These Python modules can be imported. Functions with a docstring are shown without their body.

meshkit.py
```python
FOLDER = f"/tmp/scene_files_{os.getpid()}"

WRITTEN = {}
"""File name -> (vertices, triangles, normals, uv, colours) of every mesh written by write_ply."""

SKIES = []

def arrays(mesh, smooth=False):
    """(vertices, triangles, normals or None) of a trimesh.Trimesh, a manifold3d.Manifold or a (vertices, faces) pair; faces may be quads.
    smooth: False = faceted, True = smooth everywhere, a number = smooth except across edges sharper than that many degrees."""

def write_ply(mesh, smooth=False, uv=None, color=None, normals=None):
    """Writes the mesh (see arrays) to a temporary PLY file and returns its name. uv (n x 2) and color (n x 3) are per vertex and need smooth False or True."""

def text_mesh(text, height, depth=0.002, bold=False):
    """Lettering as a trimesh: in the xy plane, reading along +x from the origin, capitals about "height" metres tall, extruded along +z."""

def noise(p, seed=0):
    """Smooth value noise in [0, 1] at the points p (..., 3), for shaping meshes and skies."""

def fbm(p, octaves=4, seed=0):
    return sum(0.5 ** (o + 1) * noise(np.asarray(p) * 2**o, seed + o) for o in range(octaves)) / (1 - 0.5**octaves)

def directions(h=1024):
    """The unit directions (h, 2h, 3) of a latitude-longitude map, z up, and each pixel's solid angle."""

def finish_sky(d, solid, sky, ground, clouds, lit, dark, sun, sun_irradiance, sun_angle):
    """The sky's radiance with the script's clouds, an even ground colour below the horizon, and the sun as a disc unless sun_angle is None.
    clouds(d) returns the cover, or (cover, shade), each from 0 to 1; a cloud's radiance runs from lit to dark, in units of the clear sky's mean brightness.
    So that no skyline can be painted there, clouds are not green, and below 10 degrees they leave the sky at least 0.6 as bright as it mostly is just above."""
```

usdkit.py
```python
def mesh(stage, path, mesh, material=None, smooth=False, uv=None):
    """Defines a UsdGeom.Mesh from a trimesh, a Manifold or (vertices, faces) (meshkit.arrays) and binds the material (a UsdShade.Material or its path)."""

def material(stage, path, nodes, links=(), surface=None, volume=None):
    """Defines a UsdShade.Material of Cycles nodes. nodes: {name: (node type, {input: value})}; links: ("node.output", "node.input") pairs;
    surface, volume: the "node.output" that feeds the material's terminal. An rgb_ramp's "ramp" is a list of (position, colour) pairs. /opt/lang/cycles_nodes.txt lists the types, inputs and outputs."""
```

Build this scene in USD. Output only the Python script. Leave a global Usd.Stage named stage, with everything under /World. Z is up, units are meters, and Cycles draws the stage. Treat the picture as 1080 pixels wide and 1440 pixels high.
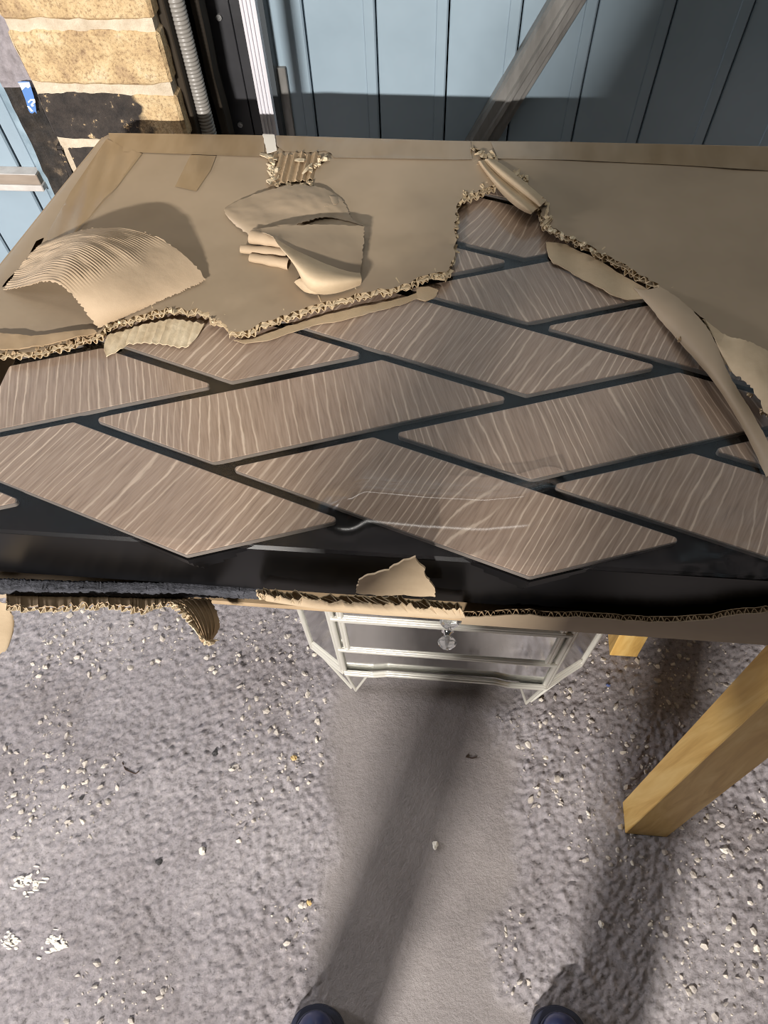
import math, random
import numpy as np, trimesh, manifold3d as m3, usdkit, meshkit
from scipy.interpolate import RectBivariateSpline
from scipy.spatial import cKDTree, Delaunay
from shapely.geometry import Polygon, Point, LineString, box as sbox
from shapely.ops import unary_union
from shapely import contains_xy
from pxr import Usd, UsdGeom, UsdLux, Gf, Sdf, UsdShade

random.seed(7)
RNG = np.random.default_rng(7)
stage = Usd.Stage.CreateInMemory()
UsdGeom.SetStageUpAxis(stage, UsdGeom.Tokens.z)
UsdGeom.SetStageMetersPerUnit(stage, 1.0)
stage.SetDefaultPrim(UsdGeom.Xform.Define(stage, '/World').GetPrim())
UsdGeom.Scope.Define(stage, '/World/Looks')

# ------------------------------------------------------------------ camera
H = 1.45                                   # eye height
F = 995.0                                  # focal length in pixels of the 1080 wide picture
PITCH, ROLL, YAW = 1.03281, -0.06397, math.radians(8.1)


def _frame():
    cp, sp = math.cos(PITCH), math.sin(PITCH)
    fw, r = np.array([0, cp, -sp]), np.array([1.0, 0, 0])
    up = np.cross(r, fw)
    c, s = math.cos(ROLL), math.sin(ROLL)
    r, up = c * r + s * up, -s * r + c * up
    cy, sy = math.cos(YAW), math.sin(YAW)
    R = np.array([[cy, -sy, 0], [sy, cy, 0], [0, 0, 1]])
    return R @ r, R @ up, R @ fw


RIGHT, UP, FWD = _frame()
EYE = np.array([0, 0, H])
cam = UsdGeom.Camera.Define(stage, '/World/camera')
cam.CreateHorizontalApertureAttr(36.0)
cam.CreateFocalLengthAttr(36.0 * F / 1080)
cam.CreateClippingRangeAttr((0.02, 100.0))
cam.CreateExposureAttr(0.0)
m = np.eye(4)
m[0, :3], m[1, :3], m[2, :3], m[3, :3] = RIGHT, UP, -FWD, EYE
UsdGeom.Xformable(cam).AddTransformOp().Set(Gf.Matrix4d(*m.ravel().tolist()))


def _ray(x, y):
    return FWD + (x - 540) / F * RIGHT - (y - 720) / F * UP


def Z(x, y, z):
    """the surveyed point of the place that lies at height z"""
    d = _ray(x, y)
    return EYE + d * ((z - H) / d[2])


def Y(x, y, yy):
    """the surveyed point of the place that lies in the upright plane at depth yy"""
    d = _ray(x, y)
    return EYE + d * (yy / d[1])


# ------------------------------------------------------------------ light
def rect_light(name, pos, target, w, h, power, color):
    l = UsdLux.RectLight.Define(stage, '/World/' + name)
    l.CreateWidthAttr(w); l.CreateHeightAttr(h)
    l.CreateIntensityAttr(power); l.CreateColorAttr(Gf.Vec3f(*color))
    l.CreateNormalizeAttr(True)
    p, t = np.array(pos, float), np.array(target, float)
    b = (p - t) / np.linalg.norm(p - t)
    r = np.cross([0, 0, 1.0], b); r /= np.linalg.norm(r)
    u = np.cross(b, r)
    mm = np.eye(4); mm[0, :3], mm[1, :3], mm[2, :3], mm[3, :3] = r, u, b, p
    UsdGeom.Xformable(l).AddTransformOp().Set(Gf.Matrix4d(*mm.ravel().tolist()))


rect_light('yard_floodlight', (-0.80, -3.0, 2.21), (-0.80, 0.6, 0.9), 0.48, 0.06, 88, (1.0, 0.95, 0.90))
rect_light('side_floodlight', (-3.4, 0.42, 1.45), (0, 0.30, 0.2), 0.5, 0.3, 18, (0.96, 0.95, 1.0))
rect_light('strip_light', (0.1, 0.42, 3.2), (0.1, 0.421, 0.0), 1.3, 0.25, 3.1, (1.0, 0.96, 0.90))
dome = UsdLux.DomeLight.Define(stage, '/World/dome')
dome.CreateIntensityAttr(0.016)
dome.CreateColorAttr(Gf.Vec3f(1.0, 0.97, 0.90))

# ------------------------------------------------------------------ helpers
TAKEN = {}


def path_for(name, parent):
    base = (str(parent.GetPath()) if parent is not None else '/World') + '/' + name
    n = TAKEN.get(base, 0)
    TAKEN[base] = n + 1
    return base if n == 0 else '%s_%03d' % (base, n)


def tag(p, label=None, cat=None, group=None, kind=None):
    for k, v in (('label', label), ('category', cat), ('group', group), ('kind', kind)):
        if v:
            p.SetCustomDataByKey(k, v)
    return p


def obj(name, mesh, mat, parent=None, smooth=30, label=None, at=None, rz=0):
    g = usdkit.mesh(stage, path_for(name, parent), mesh, M[mat], smooth=smooth)
    if mat in TWO_SIDED:
        g.CreateDoubleSidedAttr(True)
    if at is not None:
        g.AddTranslateOp().Set(Gf.Vec3d(*map(float, at)))
        if rz:
            g.AddRotateZOp().Set(math.degrees(rz))
    p = g.GetPrim()
    if label:
        tag(p, label)
    return p


def thing(name, label, cat, loc=(0, 0, 0), group=None, kind=None):
    x = UsdGeom.Xform.Define(stage, path_for(name, None))
    if any(loc):
        x.AddTranslateOp().Set(Gf.Vec3d(*map(float, loc)))
    return tag(x.GetPrim(), label, cat, group, kind)


TWO_SIDED = set()


def box(x0, x1, y0, y1, z0, z1):
    b = trimesh.creation.box((x1 - x0, y1 - y0, z1 - z0))
    b.apply_translation(((x0 + x1) / 2, (y0 + y1) / 2, (z0 + z1) / 2))
    return b


def rbox(x0, x1, y0, y1, z0, z1, r=0.002):
    """box with chamfered edges"""
    v = []
    for sx in (0, 1):
        for sy in (0, 1):
            for sz in (0, 1):
                p = np.array([(x0, x1)[sx], (y0, y1)[sy], (z0, z1)[sz]])
                s = np.array([1 - 2 * sx, 1 - 2 * sy, 1 - 2 * sz]) * r
                for k in range(3):
                    q = p + s; q[k] = p[k]
                    v.append(q)
    return trimesh.convex.convex_hull(np.array(v))


def hull(pts):
    return trimesh.convex.convex_hull(np.array(pts))


def prism(poly, z0, z1):
    g = trimesh.util.concatenate([trimesh.creation.extrude_polygon(p, z1 - z0, engine='earcut') for p in getattr(poly, 'geoms', [poly])])
    g.apply_translation((0, 0, z0))
    return g


def cat(*ms):
    return trimesh.util.concatenate([x for x in ms])


def grid_mesh(P):
    """P (n, m, 3) -> sheet"""
    n, k = P.shape[:2]
    i = np.arange(n * k).reshape(n, k)
    q = np.stack([i[:-1, :-1], i[1:, :-1], i[1:, 1:], i[:-1, 1:]], -1).reshape(-1, 4)
    return trimesh.Trimesh(P.reshape(-1, 3), np.vstack([q[:, [0, 1, 2]], q[:, [0, 2, 3]]]), process=False)


def thick(sheet, t):
    """gives a sheet a thickness along its normals"""
    n = sheet.vertex_normals
    v = np.vstack([sheet.vertices + n * t / 2, sheet.vertices - n * t / 2])
    k = len(sheet.vertices)
    f = sheet.faces
    e = np.sort(f[:, [0, 1, 1, 2, 2, 0]].reshape(-1, 2), axis=1)
    raw = f[:, [0, 1, 1, 2, 2, 0]].reshape(-1, 2)
    _, inv, cnt = np.unique(e, axis=0, return_inverse=True, return_counts=True)
    b = raw[cnt[inv.ravel()] == 1]
    side = np.vstack([np.c_[b[:, 0], b[:, 0] + k, b[:, 1] + k], np.c_[b[:, 0], b[:, 1] + k, b[:, 1]]])
    return trimesh.Trimesh(v, np.vstack([f, f[:, ::-1] + k, side[:, ::-1]]), process=False)


def patch(rows, nu=40, nv=24, rough=0.0, bumps=0.0, seed=0, t=0.0006, ribs=None):
    """a curved paper sheet through rows of surveyed points (x, y, height)"""
    C = np.array([[Z(p[0], p[1], p[2] + (.003 if p[2] > .8934 else 0)) for p in r] for r in rows])
    a, b = C.shape[:2]
    u, v = np.linspace(0, 1, nv), np.linspace(0, 1, nu)
    P = np.stack([RectBivariateSpline(np.linspace(0, 1, a), np.linspace(0, 1, b), C[:, :, k], kx=min(3, a - 1), ky=min(3, b - 1))(u, v) for k in range(3)], -1)
    if bumps:
        P[..., 2] += (meshkit.fbm(P * 45 + seed * 7, 3, seed) - .5) * bumps
    if ribs:
        amp, n, ulim = ribs
        vv, uu = np.meshgrid(u, v, indexing='ij')
        w = np.clip((ulim - uu + .12 * (meshkit.noise(np.stack([vv * 6, uu * 0, uu * 0], -1), 3) - .5)) * 12, 0, 1)
        ph = vv * n * 2 * np.pi + 1.6 * meshkit.noise(np.stack([uu * 4, vv * 9, uu * 0], -1), 5)
        P[..., 2] += amp * w * np.abs(np.sin(ph)) ** .6 * (.4 + .9 * meshkit.noise(np.stack([uu * 9, vv * 14, uu * 0], -1), 8))
    if rough:
        for edge, inner in (((0, slice(None)), (1, slice(None))), ((-1, slice(None)), (-2, slice(None))), ((slice(None), 0), (slice(None), 1)), ((slice(None), -1), (slice(None), -2))):
            e, i = P[edge], P[inner]
            w = RNG.uniform(-1, 1, len(e))[:, None]
            d = e - i
            d /= np.maximum(np.linalg.norm(d, axis=1, keepdims=True), 1e-9)
            P[edge] = e + d * w * rough
    g = grid_mesh(P)
    return thick(g, t) if t else g


def dens(pts, step):
    pts = np.asarray(pts, float)
    d = np.r_[0, np.cumsum(np.linalg.norm(np.diff(pts, axis=0), axis=1))]
    s = np.linspace(0, d[-1], max(2, int(d[-1] / step) + 1))
    return np.stack([np.interp(s, d, pts[:, k]) for k in range(pts.shape[1])], 1)


def tube(pts, r, n=10, caps=True):
    pts = np.asarray(pts, float)
    r = np.broadcast_to(r, len(pts))
    t = np.gradient(pts, axis=0)
    t /= np.linalg.norm(t, axis=1, keepdims=True)
    ref = np.array([0, 0, 1.0]) if abs(t[0, 2]) < .9 else np.array([1.0, 0, 0])
    a = np.cross(t, ref); a /= np.linalg.norm(a, axis=1, keepdims=True)
    b = np.cross(t, a)
    th = np.linspace(0, 2 * np.pi, n, endpoint=False)
    P = pts[:, None] + r[:, None, None] * (np.cos(th)[None, :, None] * a[:, None] + np.sin(th)[None, :, None] * b[:, None])
    k = len(pts)
    i = np.arange(k * n).reshape(k, n)
    j = np.roll(i, -1, axis=1)
    q = np.stack([i[:-1], i[1:], j[1:], j[:-1]], -1).reshape(-1, 4)
    f = [np.vstack([q[:, [0, 1, 2]], q[:, [0, 2, 3]]])]
    v = [P.reshape(-1, 3)]
    if caps:
        v.append(pts[[0, -1]])
        f.append(np.array([[k * n, i[0, x], j[0, x]] for x in range(n)] + [[k * n + 1, j[-1, x], i[-1, x]] for x in range(n)]))
    g = trimesh.Trimesh(np.vstack(v), np.vstack(f), process=False)
    g.fix_normals()
    return g


def flutes(pts, z0, z1, depth, inward=1, wl=0.009, t=0.0006, jag=0.003, seed=1, lean=0.0):
    """the torn edge of corrugated board: a wavy inner paper between liners; pts are (x, y) or (x, y, z offset) along the edge"""
    pts = np.asarray(pts, float)
    if pts.shape[1] == 2:
        pts = np.c_[pts, np.zeros(len(pts))]
    p = dens(pts, wl / 8)
    tg = np.gradient(p[:, :2], axis=0)
    tg /= np.maximum(np.linalg.norm(tg, axis=1, keepdims=True), 1e-9)
    k = 15
    tg = np.stack([np.convolve(np.pad(tg[:, c], k, mode='edge'), np.ones(2 * k + 1) / (2 * k + 1), 'valid') for c in (0, 1)], 1)
    nrm = np.stack([-tg[:, 1], tg[:, 0]], 1) * inward
    s = np.arange(len(p)) * wl / 8
    ph = 2 * np.pi * s / wl + 1.3 * np.sin(s / wl * .7 + seed)
    am = (z1 - z0) / 2 * (.75 + .25 * np.sin(s / wl * 1.3 + seed * 2))
    z = p[:, 2] + (z0 + z1) / 2 + am * np.clip(1.25 * np.sin(ph), -1, 1)
    j = (meshkit.noise(np.c_[s * 160, s * 0, s * 0 + seed], seed) - .5) * 2 * jag
    o = p[:, :2] - nrm * j[:, None]
    P = np.stack([np.c_[o, z], np.c_[o + nrm * depth, z + lean * depth]], 1)
    return thick(grid_mesh(P), t)


def sheet(poly, zf, step=0.012, edge=0.004):
    """a triangulated sheet over a plan polygon, heights from zf(x, y)"""
    b = np.array(poly.exterior.coords)[:-1]
    rings = [b] + [np.array(r.coords)[:-1] for r in poly.interiors]
    x0, y0, x1, y1 = poly.bounds
    gx, gy = np.meshgrid(np.arange(x0, x1, step), np.arange(y0, y1, step))
    g = np.c_[gx.ravel(), gy.ravel()] + RNG.uniform(-.2, .2, (gx.size, 2)) * step
    inner = poly.buffer(-edge)
    g = g[contains_xy(inner, g[:, 0], g[:, 1])]
    v = np.vstack(rings + [g])
    tri = Delaunay(v).simplices
    c = v[tri].mean(1)
    tri = tri[contains_xy(poly, c[:, 0], c[:, 1])]
    a = v[tri]
    cr = (a[:, 1, 0] - a[:, 0, 0]) * (a[:, 2, 1] - a[:, 0, 1]) - (a[:, 1, 1] - a[:, 0, 1]) * (a[:, 2, 0] - a[:, 0, 0])
    tri[cr < 0] = tri[cr < 0][:, ::-1]
    return trimesh.Trimesh(np.c_[v, zf(v[:, 0], v[:, 1])], tri, process=False)


# ------------------------------------------------------------------ materials
M = {}


def srgb(r, g, b):
    c = np.array([r, g, b]) / 255.0
    return tuple(np.where(c <= .04045, c / 12.92, ((c + .055) / 1.055) ** 2.4).tolist())


def mat(name, nodes, links, surface='p.BSDF', two=False):
    M[name] = usdkit.material(stage, '/World/Looks/' + name, nodes, links, surface=surface)
    if two:
        TWO_SIDED.add(name)


def plain(name, col, rough=.5, metal=0, two=False, **kw):
    mat(name, {'p': ('principled_bsdf', {'base_color': col, 'roughness': rough, 'metallic': metal, **kw})}, [], two=two)


def mottled(name, stops, scale=8, rough=.6, detail=5, bump=0.0, bscale=60, dist=.002, two=False, coord='position', stretch=None, distortion=0, **kw):
    n = {'g': ('geometry', {}) if coord == 'position' else ('texture_coordinate', {}),
         'n': ('noise_texture', {'scale': scale, 'detail': detail, 'roughness': .6, 'distortion': distortion}),
         'r': ('rgb_ramp', {'ramp': stops}), 'p': ('principled_bsdf', {'roughness': rough, **kw})}
    src = 'g.position' if coord == 'position' else 'g.object'
    L = [('n.fac', 'r.fac'), ('r.color', 'p.base_color')]
    if stretch:
        n['m'] = ('mapping', {'scale': stretch})
        L += [(src, 'm.vector'), ('m.vector', 'n.vector')]
    else:
        L += [(src, 'n.vector')]
    if bump:
        n['bn'] = ('noise_texture', {'scale': bscale, 'detail': 6, 'roughness': .65})
        n['b'] = ('bump', {'strength': bump, 'distance': dist})
        L += [('m.vector' if stretch else src, 'bn.vector'), ('bn.fac', 'b.height'), ('b.normal', 'p.normal')]
    mat(name, n, L, two=two)


mottled('kraft', [(.3, srgb(143, 125, 103)), (.5, srgb(154, 136, 112)), (.7, srgb(162, 143, 119))], 5, .62, bump=.12, bscale=220, dist=.0006, two=True)
mottled('kraft_light', [(.3, srgb(180, 158, 128)), (.7, srgb(200, 179, 148))], 22, .75, bump=.3, bscale=260, dist=.0008, two=True)
mottled('kraft_curl', [(.3, srgb(168, 146, 119)), (.7, srgb(184, 162, 134))], 16, .75, bump=.35, bscale=300, dist=.0006, two=True)
mottled('kraft_inner', [(.3, srgb(150, 126, 96)), (.7, srgb(172, 148, 116))], 18, .75, two=True)
mottled('torn_paper', [(.3, srgb(190, 170, 138)), (.7, srgb(220, 204, 174))], 60, .85, bump=.4, bscale=400, dist=.001, two=True)
mottled('fluting', [(.3, srgb(176, 154, 122)), (.7, srgb(206, 186, 152))], 60, .8, two=True)
plain('paper_scrap', srgb(225, 218, 205), .7, two=True)
# packing tape: thin brown film with a soft gloss
mat('tape', {'g': ('geometry', {}), 'm': ('mapping', {'scale': (3, 1, 1)}), 'n': ('noise_texture', {'scale': 12, 'detail': 4}), 'r': ('rgb_ramp', {'ramp': [(.3, srgb(136, 115, 86)), (.7, srgb(152, 131, 103))]}),
             'p': ('principled_bsdf', {'roughness': .28, 'coat_weight': .3, 'coat_roughness': .12}), 'b': ('bump', {'strength': .25, 'distance': .003})},
    [('g.position', 'm.vector'), ('m.vector', 'n.vector'), ('n.fac', 'r.fac'), ('r.color', 'p.base_color'), ('n.fac', 'b.height'), ('b.normal', 'p.normal')], two=True)

# grey brown wood print with pale grain lines: contours of a stretched noise
mat('grain_wood', {
    't': ('texture_coordinate', {}), 'oi': ('object_info', {}), 'rnd': ('math', {'math_type': 'multiply', 'value2': 37.0}), 'off': ('combine_xyz', {'z': 0.0}),
    'va': ('vector_math', {'math_type': 'add'}),
    'm1': ('mapping', {'scale': (1.8, 7.0, 1.0)}), 'n1': ('noise_texture', {'scale': 1.0, 'detail': 2.5, 'roughness': .5, 'distortion': .25}),
    's': ('separate_xyz', {}), 'ys': ('math', {'math_type': 'multiply', 'value2': 100.0}), 'ns': ('math', {'math_type': 'multiply_add', 'value2': 10.0}),
    'm2': ('mapping', {'scale': (45, 160, 1)}), 'n2': ('noise_texture', {'scale': 1.0, 'detail': 3}), 'n2s': ('math', {'math_type': 'multiply_add', 'value2': .34}),
    'fr': ('math', {'math_type': 'pingpong', 'value2': .5}), 'line': ('rgb_ramp', {'ramp': [(0, (1, 1, 1)), (.045, (.85,) * 3), (.10, (.12,) * 3), (.2, (0, 0, 0))]}),
    'm4': ('mapping', {'scale': (6, 28, 1)}), 'n4': ('noise_texture', {'scale': 1.0, 'detail': 2}), 'gate': ('rgb_ramp', {'ramp': [(.36, (.12,) * 3), (.55, (1, 1, 1))]}),
    'lg': ('math', {'math_type': 'multiply'}), 'lg2': ('math', {'math_type': 'multiply', 'value2': .78}),
    'm3': ('mapping', {'scale': (30, 420, 1)}), 'n3': ('noise_texture', {'scale': 1.0, 'detail': 4}),
    'base': ('rgb_ramp', {'ramp': [(.25, srgb(140, 119, 103)), (.5, srgb(163, 141, 124)), (.75, srgb(176, 155, 138))]}),
    'mx': ('mix_color', {'b': srgb(224, 204, 184)}), 'p': ('principled_bsdf', {'roughness': .42, 'specular_ior_level': .35}), 'b': ('bump', {'strength': .12, 'distance': .0008})},
    [('oi.random', 'rnd.value1'), ('rnd.value', 'off.x'), ('rnd.value', 'off.y'), ('t.object', 'va.vector1'), ('off.vector', 'va.vector2'),
     ('va.vector', 'm1.vector'), ('m1.vector', 'n1.vector'), ('va.vector', 's.vector'), ('s.y', 'ys.value1'), ('n1.fac', 'ns.value1'), ('ys.value', 'ns.value3'),
     ('va.vector', 'm2.vector'), ('m2.vector', 'n2.vector'), ('n2.fac', 'n2s.value1'), ('ns.value', 'n2s.value3'), ('n2s.value', 'fr.value1'), ('fr.value', 'line.fac'),
     ('va.vector', 'm4.vector'), ('m4.vector', 'n4.vector'), ('n4.fac', 'gate.fac'), ('line.color', 'lg.value1'), ('gate.color', 'lg.value2'), ('lg.value', 'lg2.value1'),
     ('va.vector', 'm3.vector'), ('m3.vector', 'n3.vector'), ('n3.fac', 'base.fac'), ('base.color', 'mx.a'), ('lg2.value', 'mx.fac'), ('mx.result', 'p.base_color'),
     ('line.color', 'b.height'), ('b.normal', 'p.normal')])
plain('plank_edge', srgb(122, 114, 107), .35)
plain('black_gloss', srgb(9, 9, 10), .3, specular_ior_level=.16)
mottled('felt', [(.3, srgb(44, 45, 50)), (.7, srgb(84, 85, 92))], 160, .95, bump=.8, bscale=400, dist=.003, stretch=(.4, 1, 2))
# clear wrap: see-through with a mirror sheen by fresnel
mat('clear_film', {'f': ('fresnel', {'IOR': 1.5}), 'tr': ('transparent_bsdf', {'color': (.96, .96, .955)}), 'gl': ('glossy_bsdf', {'color': (1, 1, 1), 'roughness': .16}), 'mx': ('mix_closure', {}),
                   'io': ('mix_float', {'a': 1.45, 'b': 1 / 1.45}), 'g': ('geometry', {}), 'n': ('noise_texture', {'scale': 14, 'detail': 3}), 'b': ('bump', {'strength': .04, 'distance': .004})},
    [('g.backfacing', 'io.fac'), ('io.result', 'f.IOR'), ('f.fac', 'mx.fac'), ('tr.BSDF', 'mx.closure1'), ('gl.BSDF', 'mx.closure2'), ('g.position', 'n.vector'), ('n.fac', 'b.height'), ('b.normal', 'gl.normal')], surface='mx.closure', two=True)
mottled('blue_paint', [(.35, srgb(140, 158, 170)), (.65, srgb(149, 167, 179))], 6, .42, bump=.05, bscale=150, dist=.001)
mottled('blue_edge', [(.35, srgb(120, 140, 152)), (.65, srgb(150, 170, 182))], 30, .45)
mottled('weathered_metal', [(.3, srgb(118, 116, 112)), (.55, srgb(150, 148, 144)), (.75, srgb(172, 170, 166))], 28, .45, bump=.15, bscale=90, dist=.002, metallic=.35, stretch=(1, 1, .25))
mottled('grey_timber', [(.3, srgb(134, 120, 106)), (.7, srgb(166, 152, 138))], 30, .75, bump=.2, bscale=120, dist=.002, stretch=(.2, 1, 1))
mottled('pale_timber', [(.3, srgb(176, 170, 164)), (.7, srgb(205, 200, 194))], 40, .7)
mottled('black_panel', [(.3, srgb(34, 34, 36)), (.7, srgb(52, 52, 55))], 14, .45, bump=.1)
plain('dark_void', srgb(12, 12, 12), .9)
plain('slate_strip', srgb(58, 64, 68), .6)
mottled('brown_timber', [(.3, srgb(32, 25, 16)), (.7, srgb(54, 43, 27))], 20, .8, bump=.3, stretch=(1, 1, .2))
plain('white_plastic', srgb(205, 203, 208), .4)
plain('grey_conduit', srgb(140, 136, 130), .38)
plain('zinc', srgb(190, 190, 188), .35, metal=.8)
mottled('render_grey', [(.3, srgb(120, 114, 116)), (.7, srgb(160, 153, 156))], 90, .9, bump=.6, bscale=180, dist=.003)
mottled('black_reveal', [(.4, srgb(30, 27, 24)), (.62, srgb(52, 45, 38)), (.75, srgb(120, 104, 84))], 45, .8, bump=.8, bscale=120, dist=.005)
mottled('mortar', [(.3, srgb(186, 170, 146)), (.7, srgb(216, 202, 180))], 50, .9, bump=.6, bscale=260, dist=.003)
BRICKN = {'g': ('geometry', {}), 'n': ('noise_texture', {'scale': 26, 'detail': 8, 'roughness': .7}), 'n2': ('noise_texture', {'scale': 260, 'detail': 3, 'roughness': .7}),
          'r': ('rgb_ramp', {'ramp': [(.28, srgb(150, 124, 96)), (.45, srgb(190, 163, 122)), (.58, srgb(204, 180, 140)), (.72, srgb(212, 198, 174))]}),
          'r2': ('rgb_ramp', {'ramp': [(.32, (.42, .36, .33)), (.48, (.95, .95, .95)), (.62, (1.1, 1.1, 1.1))]}), 'mm': ('mix_color', {'blend_type': 'multiply', 'fac': .8}),
          'p': ('principled_bsdf', {'roughness': .9}), 'b': ('bump', {'strength': .7, 'distance': .004}), 'b2': ('bump', {'strength': .6, 'distance': .002})}
BRICKL = [('g.position', 'n.vector'), ('g.position', 'n2.vector'), ('n.fac', 'r.fac'), ('n2.fac', 'r2.fac'), ('r.color', 'mm.a'), ('r2.color', 'mm.b'),
          ('n.fac', 'b.height'), ('n2.fac', 'b2.height'), ('b.normal', 'b2.normal'), ('b2.normal', 'p.normal')]
mat('stock_brick', BRICKN, BRICKL + [('mm.result', 'p.base_color')])
# the same bricks with old black paint, worn through at one end and in a seam
mat('painted_brick', {**BRICKN, 's': ('separate_xyz', {}), 'n3': ('noise_texture', {'scale': 24, 'detail': 4}), 'a': ('math', {'math_type': 'multiply_add', 'value2': .10}),
                      'w': ('map_range', {'from_min': -.408, 'from_max': -.398, 'clamp': True}), 'n4': ('noise_texture', {'scale': 40, 'detail': 5, 'roughness': .7}),
                      'w2': ('map_range', {'from_min': .60, 'from_max': .64, 'clamp': True}), 'mxw': ('math', {'math_type': 'maximum'}),
                      'blk': ('rgb_ramp', {'ramp': [(.35, srgb(38, 34, 32)), (.7, srgb(70, 62, 56))]}), 'mx': ('mix_color', {})},
    BRICKL + [('g.position', 's.vector'), ('g.position', 'n3.vector'), ('g.position', 'n4.vector'), ('n3.fac', 'a.value1'), ('s.x', 'a.value3'), ('a.value', 'w.value'), ('n4.fac', 'w2.value'),
              ('w.result', 'mxw.value1'), ('w2.result', 'mxw.value2'), ('n4.fac', 'blk.fac'), ('blk.color', 'mx.a'), ('mm.result', 'mx.b'), ('mxw.value', 'mx.fac'), ('mx.result', 'p.base_color')])
# worn ground: grey lilac binder, pale and dark grit, a smoother trodden band
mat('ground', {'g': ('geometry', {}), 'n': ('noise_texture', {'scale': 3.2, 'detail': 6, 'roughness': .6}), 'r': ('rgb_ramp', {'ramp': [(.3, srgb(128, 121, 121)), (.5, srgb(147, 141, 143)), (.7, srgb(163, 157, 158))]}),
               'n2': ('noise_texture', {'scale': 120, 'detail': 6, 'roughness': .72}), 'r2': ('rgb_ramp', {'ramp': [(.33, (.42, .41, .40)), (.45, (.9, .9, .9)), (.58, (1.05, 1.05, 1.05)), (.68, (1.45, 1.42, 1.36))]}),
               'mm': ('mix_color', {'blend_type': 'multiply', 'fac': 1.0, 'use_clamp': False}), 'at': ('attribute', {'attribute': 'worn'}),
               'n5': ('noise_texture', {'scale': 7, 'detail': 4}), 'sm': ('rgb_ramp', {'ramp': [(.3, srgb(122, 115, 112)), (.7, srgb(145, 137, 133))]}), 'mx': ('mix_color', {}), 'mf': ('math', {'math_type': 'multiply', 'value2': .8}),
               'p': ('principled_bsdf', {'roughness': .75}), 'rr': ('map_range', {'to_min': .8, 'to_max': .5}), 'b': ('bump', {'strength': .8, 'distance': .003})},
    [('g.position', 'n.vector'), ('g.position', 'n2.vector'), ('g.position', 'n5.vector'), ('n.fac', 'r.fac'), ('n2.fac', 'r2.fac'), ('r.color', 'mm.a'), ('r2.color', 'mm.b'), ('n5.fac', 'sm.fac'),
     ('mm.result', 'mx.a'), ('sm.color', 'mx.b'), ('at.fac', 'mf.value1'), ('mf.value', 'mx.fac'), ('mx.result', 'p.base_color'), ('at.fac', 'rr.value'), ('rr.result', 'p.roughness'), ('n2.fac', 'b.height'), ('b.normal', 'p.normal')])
mottled('grit', [(.35, srgb(158, 150, 144)), (.5, srgb(190, 181, 170)), (.65, srgb(222, 213, 198))], 30, .8)
plain('chip_white', srgb(226, 220, 208), .8)
plain('chip_tan', srgb(206, 176, 120), .8)
plain('twig_brown', srgb(62, 46, 36), .8)
plain('chip_dark', srgb(52, 50, 50), .7)
plain('chip_blue', srgb(92, 108, 160), .6)
mottled('oak', [(.3, srgb(206, 160, 84)), (.5, srgb(226, 184, 106)), (.7, srgb(238, 202, 128))], 22, .5, stretch=(2.4, 2.4, .18), distortion=.6, bump=.08, bscale=60, dist=.001)
mat('mirror', {'g': ('geometry', {}), 'n': ('noise_texture', {'scale': 9, 'detail': 3}), 'r': ('rgb_ramp', {'ramp': [(.3, (.08,) * 3), (.7, (.16,) * 3)]}), 'p': ('principled_bsdf', {'base_color': (.80, .81, .80), 'metallic': 1.0})},
    [('g.position', 'n.vector'), ('n.fac', 'r.fac'), ('r.color', 'p.roughness')])
plain('silver_paint', srgb(208, 205, 195), .3, metal=.3)
plain('chrome', (.75, .75, .75), .12, metal=1.0)
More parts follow.
